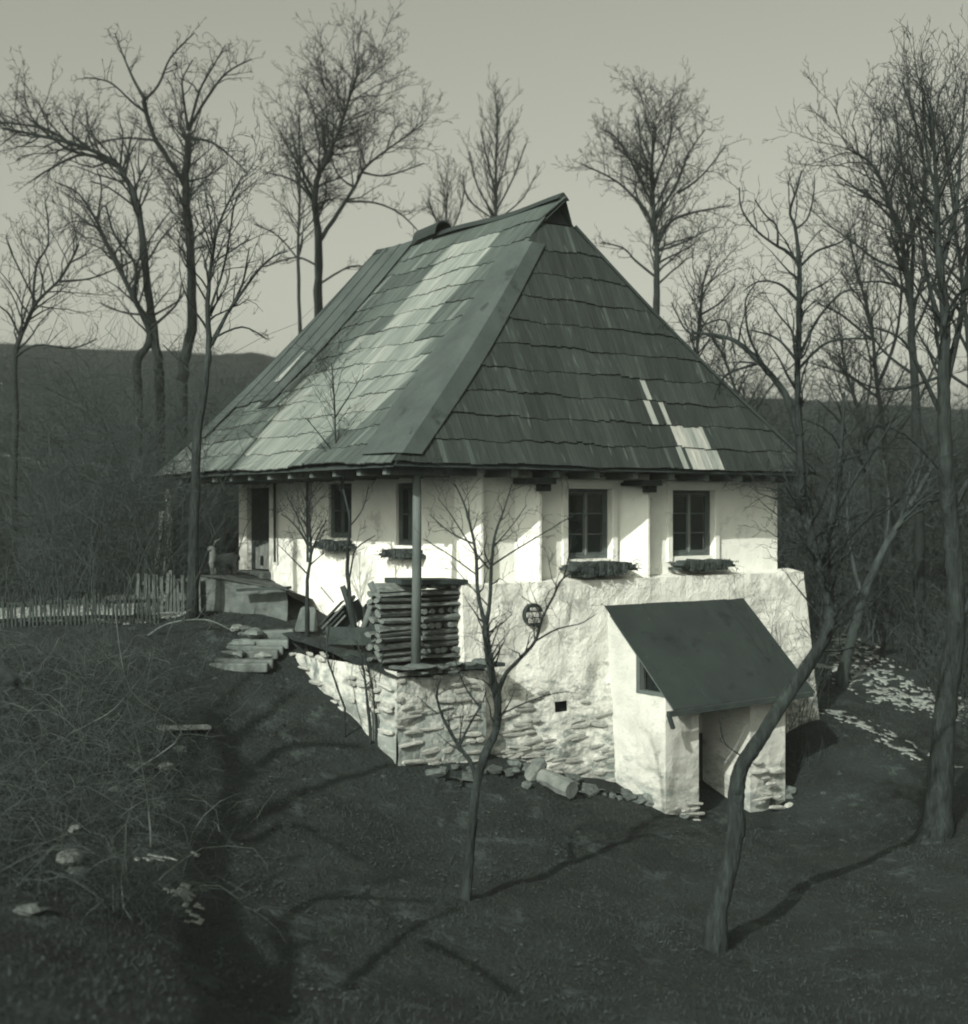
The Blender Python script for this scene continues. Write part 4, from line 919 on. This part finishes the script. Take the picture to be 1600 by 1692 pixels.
add('slim tree at the right edge behind the thick dark one', 30, [([(1612, 900), (1605, 700), (1600, 560), (1585, 420), (1570, 300), (1560, 220)], 12, 2), ([(1600, 580), (1560, 500), (1530, 440)], 6, 2), ([(1602, 640), (1550, 600), (1500, 520)], 6, 2), ([(1590, 440), (1610, 350), (1600, 260)], 5, 2)], 22, dens=2.2, minr=.006, maxlen=2.2, up=.4)
# the bent tree in front of the cellar
add('bent old fruit tree leaning right across the cellar porch', 16.4, [([(1178, 1580), (1187, 1500), (1205, 1430), (1217, 1370), (1216, 1320), (1225, 1270), (1258, 1218), (1300, 1150), (1345, 1085), (1368, 1040), (1368, 990), (1350, 930), (1338, 880), (1325, 820)], 34, 14), ([(1325, 820), (1322, 740), (1318, 640), (1320, 560), (1321, 480), (1322, 432)], 14, 7), ([(1322, 432), (1314, 375), (1306, 350), (1318, 310), (1325, 282)], 7, 2), ([(1322, 435), (1300, 415), (1282, 405), (1250, 380), (1226, 345), (1222, 310)], 6, 2), ([(1285, 408), (1284, 375), (1265, 355), (1248, 330)], 4, 2), ([(1325, 438), (1350, 415), (1385, 402), (1412, 385)], 5, 2), ([(1313, 380), (1335, 360), (1345, 320), (1346, 290)], 4, 1.5),
    ([(1322, 720), (1302, 660), (1270, 615), (1225, 570), (1190, 555), (1145, 550)], 15, 4), ([(1270, 615), (1240, 560), (1232, 500), (1248, 470)], 5, 2), ([(1320, 600), (1285, 560), (1240, 545)], 6, 2), ([(1321, 590), (1350, 530), (1390, 485), (1425, 478)], 6, 2), ([(1320, 610), (1360, 570), (1400, 560), (1450, 560)], 6, 2), ([(1368, 1000), (1362, 910), (1376, 850), (1386, 790), (1390, 740), (1395, 650)], 22, 5), ([(1362, 930), (1400, 890), (1430, 860), (1480, 830), (1520, 760)], 12, 3), ([(1330, 850), (1310, 830), (1290, 800)], 9, 3), ([(1322, 500), (1290, 470), (1255, 465), (1230, 480)], 5, 2), ([(1378, 850), (1420, 780), (1460, 720), (1500, 650)], 8, 2), ([(1235, 1255), (1200, 1230), (1190, 1200)], 3, 1), ([(1255, 600), (1200, 620), (1180, 660)], 5, 2)], 14, bark='bark', dens=3.4, minr=.0034, maxlen=1.0, up=.25, trunk_sides=14, spread=.3, lenf=.45)
# sapling in front of the white wall
add('young pruned tree standing alone before the whitewashed wall', 16.3, [([(768, 1498), (776, 1420), (783, 1340), (788, 1295), (800, 1250), (820, 1205), (822, 1160), (812, 1110), (805, 1060), (803, 1035)], 15, 12), ([(803, 1035), (790, 980), (787, 920), (780, 880), (768, 835), (752, 800)], 9, 2), ([(803, 1035), (810, 990), (812, 935), (818, 885), (832, 845), (846, 800)], 9, 2), ([(822, 1150), (835, 1115), (858, 1090), (884, 1060), (897, 1020), (915, 985), (932, 955), (975, 930)], 8, 2), ([(790, 1295), (778, 1260), (760, 1235), (742, 1205), (730, 1180), (722, 1150), (728, 1120)], 10, 3), ([(760, 1232), (775, 1200), (795, 1165), (803, 1145)], 5, 2), ([(795, 1170), (775, 1145), (758, 1110), (752, 1085)], 4, 1.5), ([(724, 1180), (705, 1165), (690, 1150)], 3, 1.2), ([(826, 1182), (860, 1165), (900, 1150), (940, 1142)], 4, 1.2), ([(884, 1060), (920, 1040), (960, 1030), (985, 1015)], 4, 1.2), ([(895, 1030), (887, 1005), (862, 985)], 3, 1.2), ([(812, 935), (850, 910), (900, 880), (950, 850)], 4, 1.2), ([(786, 900), (745, 880), (710, 850)], 4, 1.2), ([(788, 950), (740, 915), (700, 890)], 3, 1.2), ([(808, 940), (780, 905), (745, 850), (725, 825)], 4, 1.2), ([(806, 1000), (770, 960), (745, 930)], 3, 1), ([(815, 905), (845, 870), (870, 835)], 3, 1), ([(932, 955), (940, 920), (945, 885)], 3, 1)], 15, bark='bark', dens=3.2, minr=.0028, maxlen=.55, up=.2, lenf=.42, trunk_sides=12, spread=.25, wander=.25, f0=.2)
# small trees and shoots before the left wall
add('small bushy tree growing before the left wall by the doorway', 23.2, [([(508, 1010), (508, 960), (514, 915), (512, 870), (510, 830)], 8, 2), ([(514, 915), (500, 885), (480, 860), (465, 850)], 4, 1.5), ([(514, 912), (528, 880), (540, 860)], 4, 1.5), ([(512, 900), (490, 850), (470, 810)], 3, 1.2), ([(510, 950), (485, 925), (460, 900)], 3, 1.2)], 16, bark='bark', dens=3.6, minr=.0035, maxlen=.7, up=.4, lenf=.45)
add('slender young tree between the two left windows', 22.3, [([(588, 1190), (592, 1100), (578, 985), (574, 920), (578, 860), (566, 800), (556, 740), (552, 650), (548, 600)], 9, 1.5), ([(574, 985), (582, 930), (590, 905), (620, 885)], 4, 1.5), ([(578, 870), (600, 840), (610, 800)], 3, 1.2), ([(560, 760), (530, 720), (505, 690)], 3, 1.2), ([(554, 690), (580, 650), (600, 620)], 3, 1.2)], 17, bark='bark', dens=2.2, minr=.0035, maxlen=.7, up=.4, lenf=.4)
for i, (pts, w, lb) in enumerate([([(612, 1205), (606, 1150), (600, 1100), (590, 1060)], 6, 'shoot growing at the terrace corner, left of three'), ([(622, 1200), (618, 1150), (610, 1110), (602, 1080)], 5, 'shoot growing at the terrace corner, middle of three'), ([(628, 1190), (628, 1140), (630, 1100), (636, 1060)], 5, 'shoot growing at the terrace corner, right of three'), ([(570, 1170), (552, 1120), (540, 1080), (545, 1030)], 4, 'thin shoot growing out from under the terrace side wall')]):
    add(lb, 20.9, [(pts, w, 2)], 50+i, bark='bark', dens=2.0, maxl=2, minr=.0035, maxlen=.4, name='shoot', cat='shoot', lenf=.4, f0=.5)
# wood to the right behind the bent tree
add('pale slanting trunk on the slope right of the bent tree', 30, [([(1392, 1120), (1412, 1040), (1425, 990), (1450, 930), (1490, 860), (1530, 790), (1560, 740)], 20, 6), ([(1425, 990), (1410, 930), (1400, 850), (1405, 780)], 10, 3), ([(1460, 915), (1470, 840), (1460, 760)], 7, 2)], 18, bark='barkpale', dens=2.2, minr=.006, maxlen=2.0)
add('bare tree in the thicket right behind the roof corner', 36, [([(1240, 900), (1235, 760), (1225, 680), (1200, 600), (1180, 560)], 10, 3), ([(1230, 720), (1260, 660), (1290, 620)], 5, 2), ([(1220, 660), (1190, 640), (1160, 640)], 4, 2)], 19, dens=2.3, minr=.006, maxlen=2.2)
add('bare tree in the middle of the right thicket', 34, [([(1440, 950), (1435, 800), (1425, 700), (1400, 620), (1390, 560)], 12, 3), ([(1430, 780), (1390, 700), (1350, 660)], 6, 2), ([(1428, 740), (1470, 660), (1500, 600)], 6, 2), ([(1425, 700), (1440, 620), (1430, 550)], 5, 2)], 20, dens=2.4, minr=.006, maxlen=2.2)
# old leaning tree left behind the camera side; it throws the crooked shadow over the lawn
def shadow_tree(label, GH, seed, r0, r1, limbs):
    hs = Vector((LS.x, LS.y, 0))/LS.z
    def conv(px, py, h): g = on_ground(px, py, 5, 60) if py < 1700 else None; return g+hs*h+Vector((0, 0, h))
    T = Tree(seed); P = [Vector(p) for p in GH[0]]+[conv(*g) for g in GH[1]]
    rad = [r0+(r1-r0)*i/(len(P)-1) for i in range(len(P))]; pp, rd = smooth_path(P, rad, 4)
    base = pp[0]; root = thing('leaning_tree', label, 'tree', tuple(base))
    mb = MB(); mb.tube(pp, rd, 10); mb.build('trunk', M['bark'], root, smooth=True); T.grow(pp, rd, 1, 2, 1.0, f0=.5, lenf=.3, maxlen=1.4)
    for L in limbs:
        q = [conv(*g) for g in L[0]]; rd2 = [L[1]+(L[2]-L[1])*i/(len(q)-1) for i in range(len(q))]; q, rd2 = smooth_path(q, rd2, 4); mb = MB(); mb.tube(q, rd2, 7); mb.build('limb', M['bark'], root, smooth=True); T.grow(q, rd2, 1, 2, 1.5, f0=.2, lenf=.4, maxlen=1.2)
    me = twig_mesh('twigs', [([v-base for v in c], q) for c, q in T.twigs], M['bark']); o = bpy.data.objects.new('twigs', me); put(o, root); o['kind'] = 'stuff'
bx, by = -1.3, 3.5
shadow_tree('old leaning fruit tree on the near bank, outside the picture', ([(bx, by, HZ(bx, by)-.2), (-2.9, 5.0, 3.7)], [(410, 1690, 2.5), (385, 1590, 3.0), (347, 1500, 3.6), (345, 1430, 4.2), (372, 1365, 4.8), (386, 1300, 5.5), (378, 1240, 6.1), (366, 1190, 6.6)]), 71, .19, .09,
    [([(385, 1375, 4.8), (450, 1342, 5.2), (540, 1296, 5.8), (650, 1264, 6.4)], .12, .05), ([(386, 1300, 5.5), (440, 1262, 6.0), (485, 1232, 6.5), (600, 1238, 7.0)], .11, .05), ([(380, 1235, 6.1), (430, 1190, 6.6), (490, 1145, 7.2)], .10, .05), ([(395, 1392, 4.7), (480, 1368, 5.1), (540, 1385, 5.4), (600, 1430, 5.6)], .07, .03), ([(300, 1290, 5.5), (330, 1220, 6.2), (370, 1160, 6.8), (425, 1100, 7.4)], .06, .03), ([(420, 1640, 2.8), (475, 1580, 3.2), (470, 1525, 3.6), (520, 1492, 4.0), (600, 1490, 4.4), (720, 1496, 4.9)], .07, .03), ([(560, 1640, 3.2), (620, 1590, 3.5), (680, 1542, 3.9), (760, 1505, 4.3)], .06, .03), ([(700, 1560, 3.9), (760, 1585, 4.0), (850, 1650, 4.0)], .05, .03)])
# ---------------------------------------------------------------- thickets, brambles, brush
def thicket(name, n, region, hgt, label, m, seed, lean=.25, side=(3, 7), r=(.008, .02), arch=0.0, kind='stuff', cat='thicket', tl=(.3, .8)):
    rg = random.Random(seed); paths = []
    for k in range(n):
        x, y = region(rg); z = HZ(x, y)-.05; h = rg.uniform(*hgt); d = Vector((rg.gauss(0, lean), rg.gauss(0, lean), 1)).normalized(); p = [Vector((x, y, z))]
        for j in range(8):
            d = (d+Vector((rg.gauss(0, .17+arch*.2), rg.gauss(0, .17+arch*.2), rg.gauss(0, arch*.2)-arch*j*.16))).normalized(); q = p[-1]+d*h/8; q.z = max(q.z, z+.02); p.append(q)
        r0 = rg.uniform(*r); paths.append((p, [r0*(1-.1*j) for j in range(9)]))
        for q in range(rg.randint(*side)):
            i = rg.randint(1, 7); s = p[i].lerp(p[i+1], rg.random()); dd = Vector((rg.gauss(0, 1), rg.gauss(0, 1), rg.uniform(-.1, 1.1))).normalized(); ln = h*rg.uniform(*tl)*.5; c = [s]
            for j in range(3): dd = (dd+Vector((rg.gauss(0, .3), rg.gauss(0, .3), rg.gauss(0, .2)-arch*.2))).normalized(); c.append(c[-1]+dd*ln/3)
            paths.append((c, [r0*.55, r0*.45, r0*.35, r0*.25]))
    me = twig_mesh(name, paths, m); o = bpy.data.objects.new(name, me); put(o); tag(o, label, cat, None, kind); return o
def clus(cx, cy, sx, sy, x0=-99, x1=99, y0=-99, y1=999):
    def f(r):
        while True:
            x, y = r.gauss(cx, sx), r.gauss(cy, sy)
            if x0 < x < x1 and y0 < y < y1: return x, y
    return f
def wedge(x0, x1, y0, y1, lim):
    f0_ = rect(x0, x1, y0, y1)
    def f(r):
        while True:
            x, y = f0_(r)
            if x/y < lim+r.gauss(0, .012)-(.02 if y < 15 else 0): return x, y
    return f
def rect(x0, x1, y0, y1):
    def f(r):
        while True:
            x, y = r.uniform(x0, x1), r.uniform(y0, y1)
            if noise.noise(Vector((x*.35, y*.35, 2))) > -.15-.3*r.random(): return x, y
    return f
thicket('thicket', 3400, rect(6.5, 24, 33, 56), (1.8, 5.2), 'dense dark leafless thicket covering the slope at the right', M['brush'], 1, r=(.010, .03), side=(5, 9))
thicket('thicket', 500, rect(10.2, 15, 27, 33), (1.0, 3.0), 'leafless scrub right of the pale slanting trunk', M['brush'], 2, r=(.006, .016))
thicket('thicket', 4200, rect(-24, -4.5, 33, 60), (1.0, 4.2), 'brown leafless scrub on the hillside behind the yard at the left', M['brush'], 3, r=(.008, .024), side=(4, 8))
thicket('thicket', 1900, rect(-16, -6.4, 31, 36), (.8, 3.4), 'leafless shrubs behind the picket fence and beside the roof end', M['brush'], 4, r=(.005, .014))
thicket('thicket', 40, rect(-11, -6.6, 23.5, 28), (.5, 2.2), 'few leafless shrubs in front of the picket fence', M['brush'], 14, r=(.004, .010))
thicket('bramble', 2600, wedge(-9, -3.2, 12.5, 21.5, -.225), (.4, 1.5), 'tangle of bramble stems over the left slope', M['brush'], 5, lean=.6, arch=.6, r=(.002, .006), side=(3, 6), cat='bramble')
thicket('thicket', 650, wedge(-9.5, -4.6, 17, 22.5, -.19), (.4, 1.2), 'dark leafless shrubs covering the slope left of the stone steps', M['brush'], 24, r=(.003, .009), side=(4, 8), lean=.35)
thicket('thicket', 330, clus(-7.4, 26.2, .9, 1.5), (2.2, 6.0), 'tall thin shrub stems before the left end of the roof', M['brush'], 25, r=(.005, .012), side=(5, 9), lean=.12)
thicket('bramble', 420, wedge(-8.2, -2.9, 12.5, 22, -.235), (.7, 2.3), 'long pale bramble canes arching over the left slope', M['bramble'], 6, lean=.7, arch=.7, r=(.003, .007), side=(2, 5), cat='bramble')
thicket('bramble', 260, rect(-7, -3.6, 11.5, 15), (.3, .9), 'low dark brambles at the lower left corner', M['brush'], 7, lean=.8, arch=.5, r=(.003, .006), cat='bramble')
thicket('creeper', 60, clus(W(6.9, -.9, 0).x, W(6.9, -.9, 0).y, .35, .2), (2.6, 4.6), 'thin bare creeper stems before the right end of the front wall', M['brush'], 8, lean=.12, r=(.004, .008), side=(5, 9), cat='creeper', tl=(.1, .4))
# long pale branches lying over the left slope
for i, (pts, w) in enumerate([([(190, 1005), (215, 1140), (215, 1280), (240, 1290), (300, 1210)], 4), ([(195, 1060), (260, 1080), (300, 1090), (340, 1085), (375, 1084)], 4), ([(20, 962), (90, 972), (130, 976), (180, 960), (195, 900), (230, 820), (232, 760)], 5), ([(130, 975), (180, 940), (240, 880), (280, 845)], 5), ([(316, 965), (322, 1000), (318, 1025), (305, 1045)], 9), ([(245, 1050), (280, 1030), (340, 1024), (380, 1040)], 4), ([(210, 1160), (230, 1240), (245, 1330), (250, 1400)], 4), ([(60, 1240), (140, 1200), (190, 1170), (240, 1110)], 3), ([(20, 1105), (50, 1115), (90, 1150), (100, 1190)], 4)]):
    pts = sorted(pts, key=lambda q: -q[1]) if i in (0, 6) else pts
    Y = on_ground(*pts[0]).y-.1
    add('pale dead branch '+['bent twice below the yard', 'lying flat below the yard edge', 'arching up along the left edge', 'slanting towards the two pale posts', 'standing thick at the foot of the dark tree', 'curving over the yard edge', 'hanging steeply over the lower stones', 'slanting in the dense brambles', 'arching at the far left edge'][i], Y, [(pts, w, w*.4)], 80+i, bark='bramble' if i != 4 else 'barkpale', dens=1.6, maxl=2, minr=.0035, maxlen=.7, name='dead_branch', cat='branch', f0=.2, base_drop=False, trunk_sides=6)
# ---------------------------------------------------------------- yard: posts, fences, dry wall, goat
for i, (a, b, w) in enumerate([((268, 845, 27.5), (256, 965, 27.3), .07), ((279, 835, 28.2), (277, 962, 28.2), .11)]):
    mb = MB(); A, B = PX(*a), PX(*b); B.z = min(B.z, HZ(B.x, B.y)); mb.tube([B, B.lerp(A, .5)+Vector((.03, 0, 0)), A+Vector((0, 0, .35 if i else 0))], [w, w*.9, w*.8], 7); tag(mb.build('porch_post', M['palewood'], smooth=True), ['slanting pale pole left of the porch post', 'upright pale post under the far roof end'][i], 'post')
def picket_fence(label, A, B, n, h, m, seed, w=.06):
    r = random.Random(seed); base = A.copy(); base.z = HZ(A.x, A.y); t = thing('picket_fence', label, 'fence', tuple(base))
    for i in range(n):
        p = A.lerp(B, i/(n-1)); z = HZ(p.x, p.y); hh = h*r.uniform(.8, 1.08); mb = MB(); x = r.uniform(-.04, .04)
        mb.hexa([(p.x-w/2, p.y, z-.1), (p.x+w/2, p.y, z-.1), (p.x+w/2, p.y+.025, z-.1), (p.x-w/2, p.y+.025, z-.1)], [(p.x-w/2+x, p.y, z+hh), (p.x+w/2+x, p.y, z+hh), (p.x+w/2+x, p.y+.025, z+hh), (p.x-w/2+x, p.y+.025, z+hh)]); mb.build('picket', m, t)
    for q in (.25, .8):
        mb = MB()
        for i in range(8):
            a, b = A.lerp(B, i/8), A.lerp(B, (i+1)/8); a.z = HZ(a.x, a.y)+h*q; b.z = HZ(b.x, b.y)+h*q; mb.beam(a+Vector((0, .06, 0)), b+Vector((0, .06, 0)), .05, .07)
        mb.build('rail', m, t)
picket_fence('dark picket fence at the left edge with old snow lying behind it', on_ground(-8, 1040), on_ground(262, 1034), 40, .52, M['darkwood'], 7, .034)
picket_fence('weathered picket fence at the far left of the yard', PX(30, 950, 33), PX(130, 948, 34), 17, .8, M['wood'], 1)
picket_fence('broken picket fence before the dark straight tree', PX(225, 1010, 24.2), PX(330, 1000, 24.6), 16, .75, M['wood'], 2)
# far field fence: long pale rail
ff = thing('rail_fence', 'long low rail fence across the hillside behind the yard', 'fence', tuple(on_ground(200, 830)))
A, B = PX(-40, 818, 46), PX(420, 812, 44); mb = MB(); k = 16; zt = []
pts = [A.lerp(B, i/k) for i in range(k+1)]
for p in pts: p.z = HZ(p.x, p.y)+.75
for i in range(k): mb.beam(pts[i], pts[i+1], .06, .10)
mb.build('rail', M['palewood'], ff)
for p in pts[::2]: mb = MB(); mb.beam(p-Vector((0, -.06, .9)), p+Vector((0, .06, .1)), .1); mb.build('post', M['wood'], ff)
# low yard retaining wall before the door
yw = thing('yard_wall', 'low grey retaining wall of the yard before the doorway', 'retaining wall', tuple(PX(400, 985, 24.6)))
mb = MB(); A, B = PX(330, 950, 24.8), PX(474, 974, 24.2); n = 14
for i in range(n+1):
    for j in range(5):
        p = A.lerp(B, i/n); z0 = HZ(p.x, p.y)-.3; zt = p.z+.0; z = z0+(zt-z0)*j/4; d = noise.noise(Vector((i*.6, j*.8, 4)))*.07; mb.v.append(Vector((p.x+d, p.y-d, z)))
for i in range(n):
    for j in range(4): a = i*5+j; mb.f.append((a, a+5, a+6, a+1))
n0 = len(mb.v)
for i in range(n+1):
    p = A.lerp(B, i/n); mb.v += [Vector((p.x-.03, p.y-.05, p.z)), Vector((p.x+.4, p.y+3.2, HZ(p.x+.4, p.y+3.2)-.02))]
for i in range(n): a = n0+2*i; mb.f.append((a, a+2, a+3, a+1))
mb.build('wall', M['stone'], yw)
mb = MB(); a, b = PX(395, 975, 24.2), PX(478, 971, 23.9); mb.beam(a, b, .2, .05); tag(mb.build('plank', M['darkwood']), 'dark plank lying along the edge of the yard wall', 'plank')
# goat -----------------------------------------------------------
gt_base = PX(368, 953, 26.3); gr = thing('goat', 'dark goat with pale forequarters standing by the doorway', 'goat', tuple(gt_base))
k = 26.3/FPX
def G(px, py, dy=0): return PX(px, py, 26.3+dy)
vv = [G(378, 926), G(388, 924), G(366, 925), G(352, 922), G(353, 915), G(356, 909), G(351, 905), G(343, 909),   # hips.. chest, neck, head, muzzle
      G(350, 930, -.1), G(351, 940, -.1), G(350, 950, -.1), G(353, 930, .14), G(355, 940, .14), G(356, 950, .14),
      G(387, 932, -.1), G(390, 940, -.1), G(388, 950, -.1), G(383, 933, .14), G(380, 941, .14), G(379, 950, .14), G(394, 920), G(396, 926)]
ee = [(0, 1), (0, 2), (2, 3), (3, 4), (4, 5), (5, 6), (6, 7), (3, 8), (8, 9), (9, 10), (3, 11), (11, 12), (12, 13), (1, 14), (14, 15), (15, 16), (1, 17), (17, 18), (18, 19), (1, 20), (20, 21)]
rr_ = [.14, .135, .14, .14, .095, .075, .065, .04, .07, .04, .035, .07, .04, .035, .08, .045, .035, .08, .045, .035, .035, .02]
me = bpy.data.meshes.new('body'); me.from_pydata([tuple(v-gt_base) for v in vv], ee, [])
bo = bpy.data.objects.new('body', me); put(bo, gr); sm = bo.modifiers.new('skin', 'SKIN'); sd = bo.modifiers.new('sub', 'SUBSURF'); sd.levels = 2; sd.render_levels = 2
for i, s in enumerate(me.skin_vertices[0].data): s.radius = (rr_[i], rr_[i]); s.use_root = (i == 0)
gm = bpy.data.materials.new('goat_fur'); gm.use_nodes = True; n_ = gm.node_tree.nodes; l_ = gm.node_tree.links; tc = n_.new('ShaderNodeTexCoord'); sp = n_.new('ShaderNodeSeparateXYZ'); cr = n_.new('ShaderNodeValToRGB'); nzg = n_.new('ShaderNodeTexNoise'); nzg.inputs['Scale'].default_value = 6; ma = n_.new('ShaderNodeMath'); ma.operation = 'MULTIPLY_ADD'; ma.inputs[1].default_value = .12
l_.new(tc.outputs['Object'], sp.inputs[0]); l_.new(nzg.outputs[0], ma.inputs[0]); l_.new(sp.outputs[0], ma.inputs[2]); l_.new(tc.outputs['Object'], nzg.inputs[0])
mr = n_.new('ShaderNodeMapRange'); mr.inputs[1].default_value = -.16; mr.inputs[2].default_value = -.04; l_.new(ma.outputs[0], mr.inputs[0]); l_.new(mr.outputs[0], cr.inputs[0])
cr.color_ramp.elements[0].color = tint(.20); cr.color_ramp.elements[1].color = tint(.014); l_.new(cr.outputs[0], n_['Principled BSDF'].inputs['Base Color']); n_['Principled BSDF'].inputs['Roughness'].default_value = .95; me.materials.append(gm)
for dx in (-.05, .06):
    mb = MB(); p = G(353, 902, dx); mb.tube([p, p+Vector((.05, dx, .10)), p+Vector((.13, dx*1.6, .14))], [.018, .013, .004], 5); mb.build('horn', M['palewood'], gr, smooth=True)
    mb = MB(); p = G(356, 905, dx); mb.tube([p, p+Vector((.03, dx*2.2, -.02)), p+Vector((.03, dx*3.2, -.07))], [.012, .025, .006], 5); mb.build('ear', M['goatd'], gr, smooth=True)

# ---------------------------------------------------------------- thin winter haze
hm = bpy.data.materials.new('haze'); hm.use_nodes = True; hn = hm.node_tree.nodes; hn.remove(hn['Principled BSDF']); pv = hn.new('ShaderNodeVolumePrincipled'); pv.inputs['Color'].default_value = (.93, .97, .88, 1); pv.inputs['Density'].default_value = .0007; pv.inputs['Anisotropy'].default_value = .2
hm.node_tree.links.new(pv.outputs[0], hn['Material Output'].inputs['Volume'])
mb = MB(); mb.box((-275, -95, -60), (275, 395, 60)); ho = mb.build('haze', hm); ho['kind'] = 'stuff'; ho['label'] = 'thin pale winter haze in the air'; ho['category'] = 'haze'
# ---------------------------------------------------------------- grass
rgn = np.random.default_rng(3); N = 150000
gxp = rgn.uniform(-12, 14, N); gyp = 7.5+27*rgn.random(N)**1.2
loc = C0
dt = (gxp-C0.x)*U.x+(gyp-C0.y)*U.y; ds = (gxp-C0.x)*V.x+(gyp-C0.y)*V.y
keep = ~((dt > -1.8) & (dt < 8.8) & (ds > -.75) & (ds < 9.5)) & ~((dt > 3) & (dt < 6.2) & (ds > -1.9) & (ds < 0)); gxp, gyp = gxp[keep], gyp[keep]; N = len(gxp)
gz = HZa(gxp, gyp)+np.array([gnoise(a, b) for a, b in zip(gxp, gyp)])
cl = np.array([noise.noise(Vector((a*.8, b*.8, 3))) for a, b in zip(gxp, gyp)])
h = rgn.uniform(.02, .065, N)*(1+1.2*np.clip(cl, -.4, 1)); w = rgn.uniform(.003, .007, N)*1.3; an = rgn.uniform(0, 2*np.pi, N); lx = rgn.normal(0, .6, N)*h; ly = rgn.normal(0, .6, N)*h
Vg = np.zeros((N, 3, 3)); Vg[:, 0] = np.c_[gxp-np.cos(an)*w, gyp-np.sin(an)*w, gz-.01]; Vg[:, 1] = np.c_[gxp+np.cos(an)*w, gyp+np.sin(an)*w, gz-.01]; Vg[:, 2] = np.c_[gxp+lx, gyp+ly, gz+h]
me = np_mesh('grass', Vg.reshape(-1, 3), np.arange(N*3).reshape(-1, 3), M['grass']); o = bpy.data.objects.new('grass', me); put(o); tag(o, 'short winter grass on the lawn and slopes', 'grass', None, 'stuff')
rgn = np.random.default_rng(8); N = 26000; lx_ = rgn.uniform(-9, 12, N); ly_ = 8+20*rgn.random(N)**1.2
cl = np.array([noise.noise(Vector((a*.6, b*.6, 13))) for a, b in zip(lx_, ly_)]); k_ = cl > -.1+.3*rgn.random(N); lx_, ly_ = lx_[k_], ly_[k_]
dt = (lx_-C0.x)*U.x+(ly_-C0.y)*U.y; ds = (lx_-C0.x)*V.x+(ly_-C0.y)*V.y; k_ = ~((dt > -1.8) & (dt < 8.8) & (ds > -.75) & (ds < 9.5)) & ~((dt > 3) & (dt < 6.2) & (ds > -1.9) & (ds < 0)); lx_, ly_ = lx_[k_], ly_[k_]; N = len(lx_)
lz_ = HZa(lx_, ly_)+np.array([gnoise(a, b) for a, b in zip(lx_, ly_)])+.012; Lf = np.zeros((N, 4, 3)); an = rgn.uniform(0, 6.28, N); sz = rgn.uniform(.012, .032, N)
for q in range(4): Lf[:, q] = np.c_[lx_+np.cos(an+q*1.57)*sz*(1 if q % 2 else .6), ly_+np.sin(an+q*1.57)*sz*(1 if q % 2 else .6), lz_+rgn.uniform(0, .025, N)]
M['leaf'] = mat('dead_leaf', .018, .055, 2, 0, .9); me = np_mesh('fallen_leaves', Lf.reshape(-1, 3), np.arange(N*4).reshape(-1, 4), M['leaf']); o = bpy.data.objects.new('fallen_leaves', me); put(o); tag(o, 'dead leaves and litter lying over the lawn', 'leaves', None, 'stuff')
print('twig paths', TW)
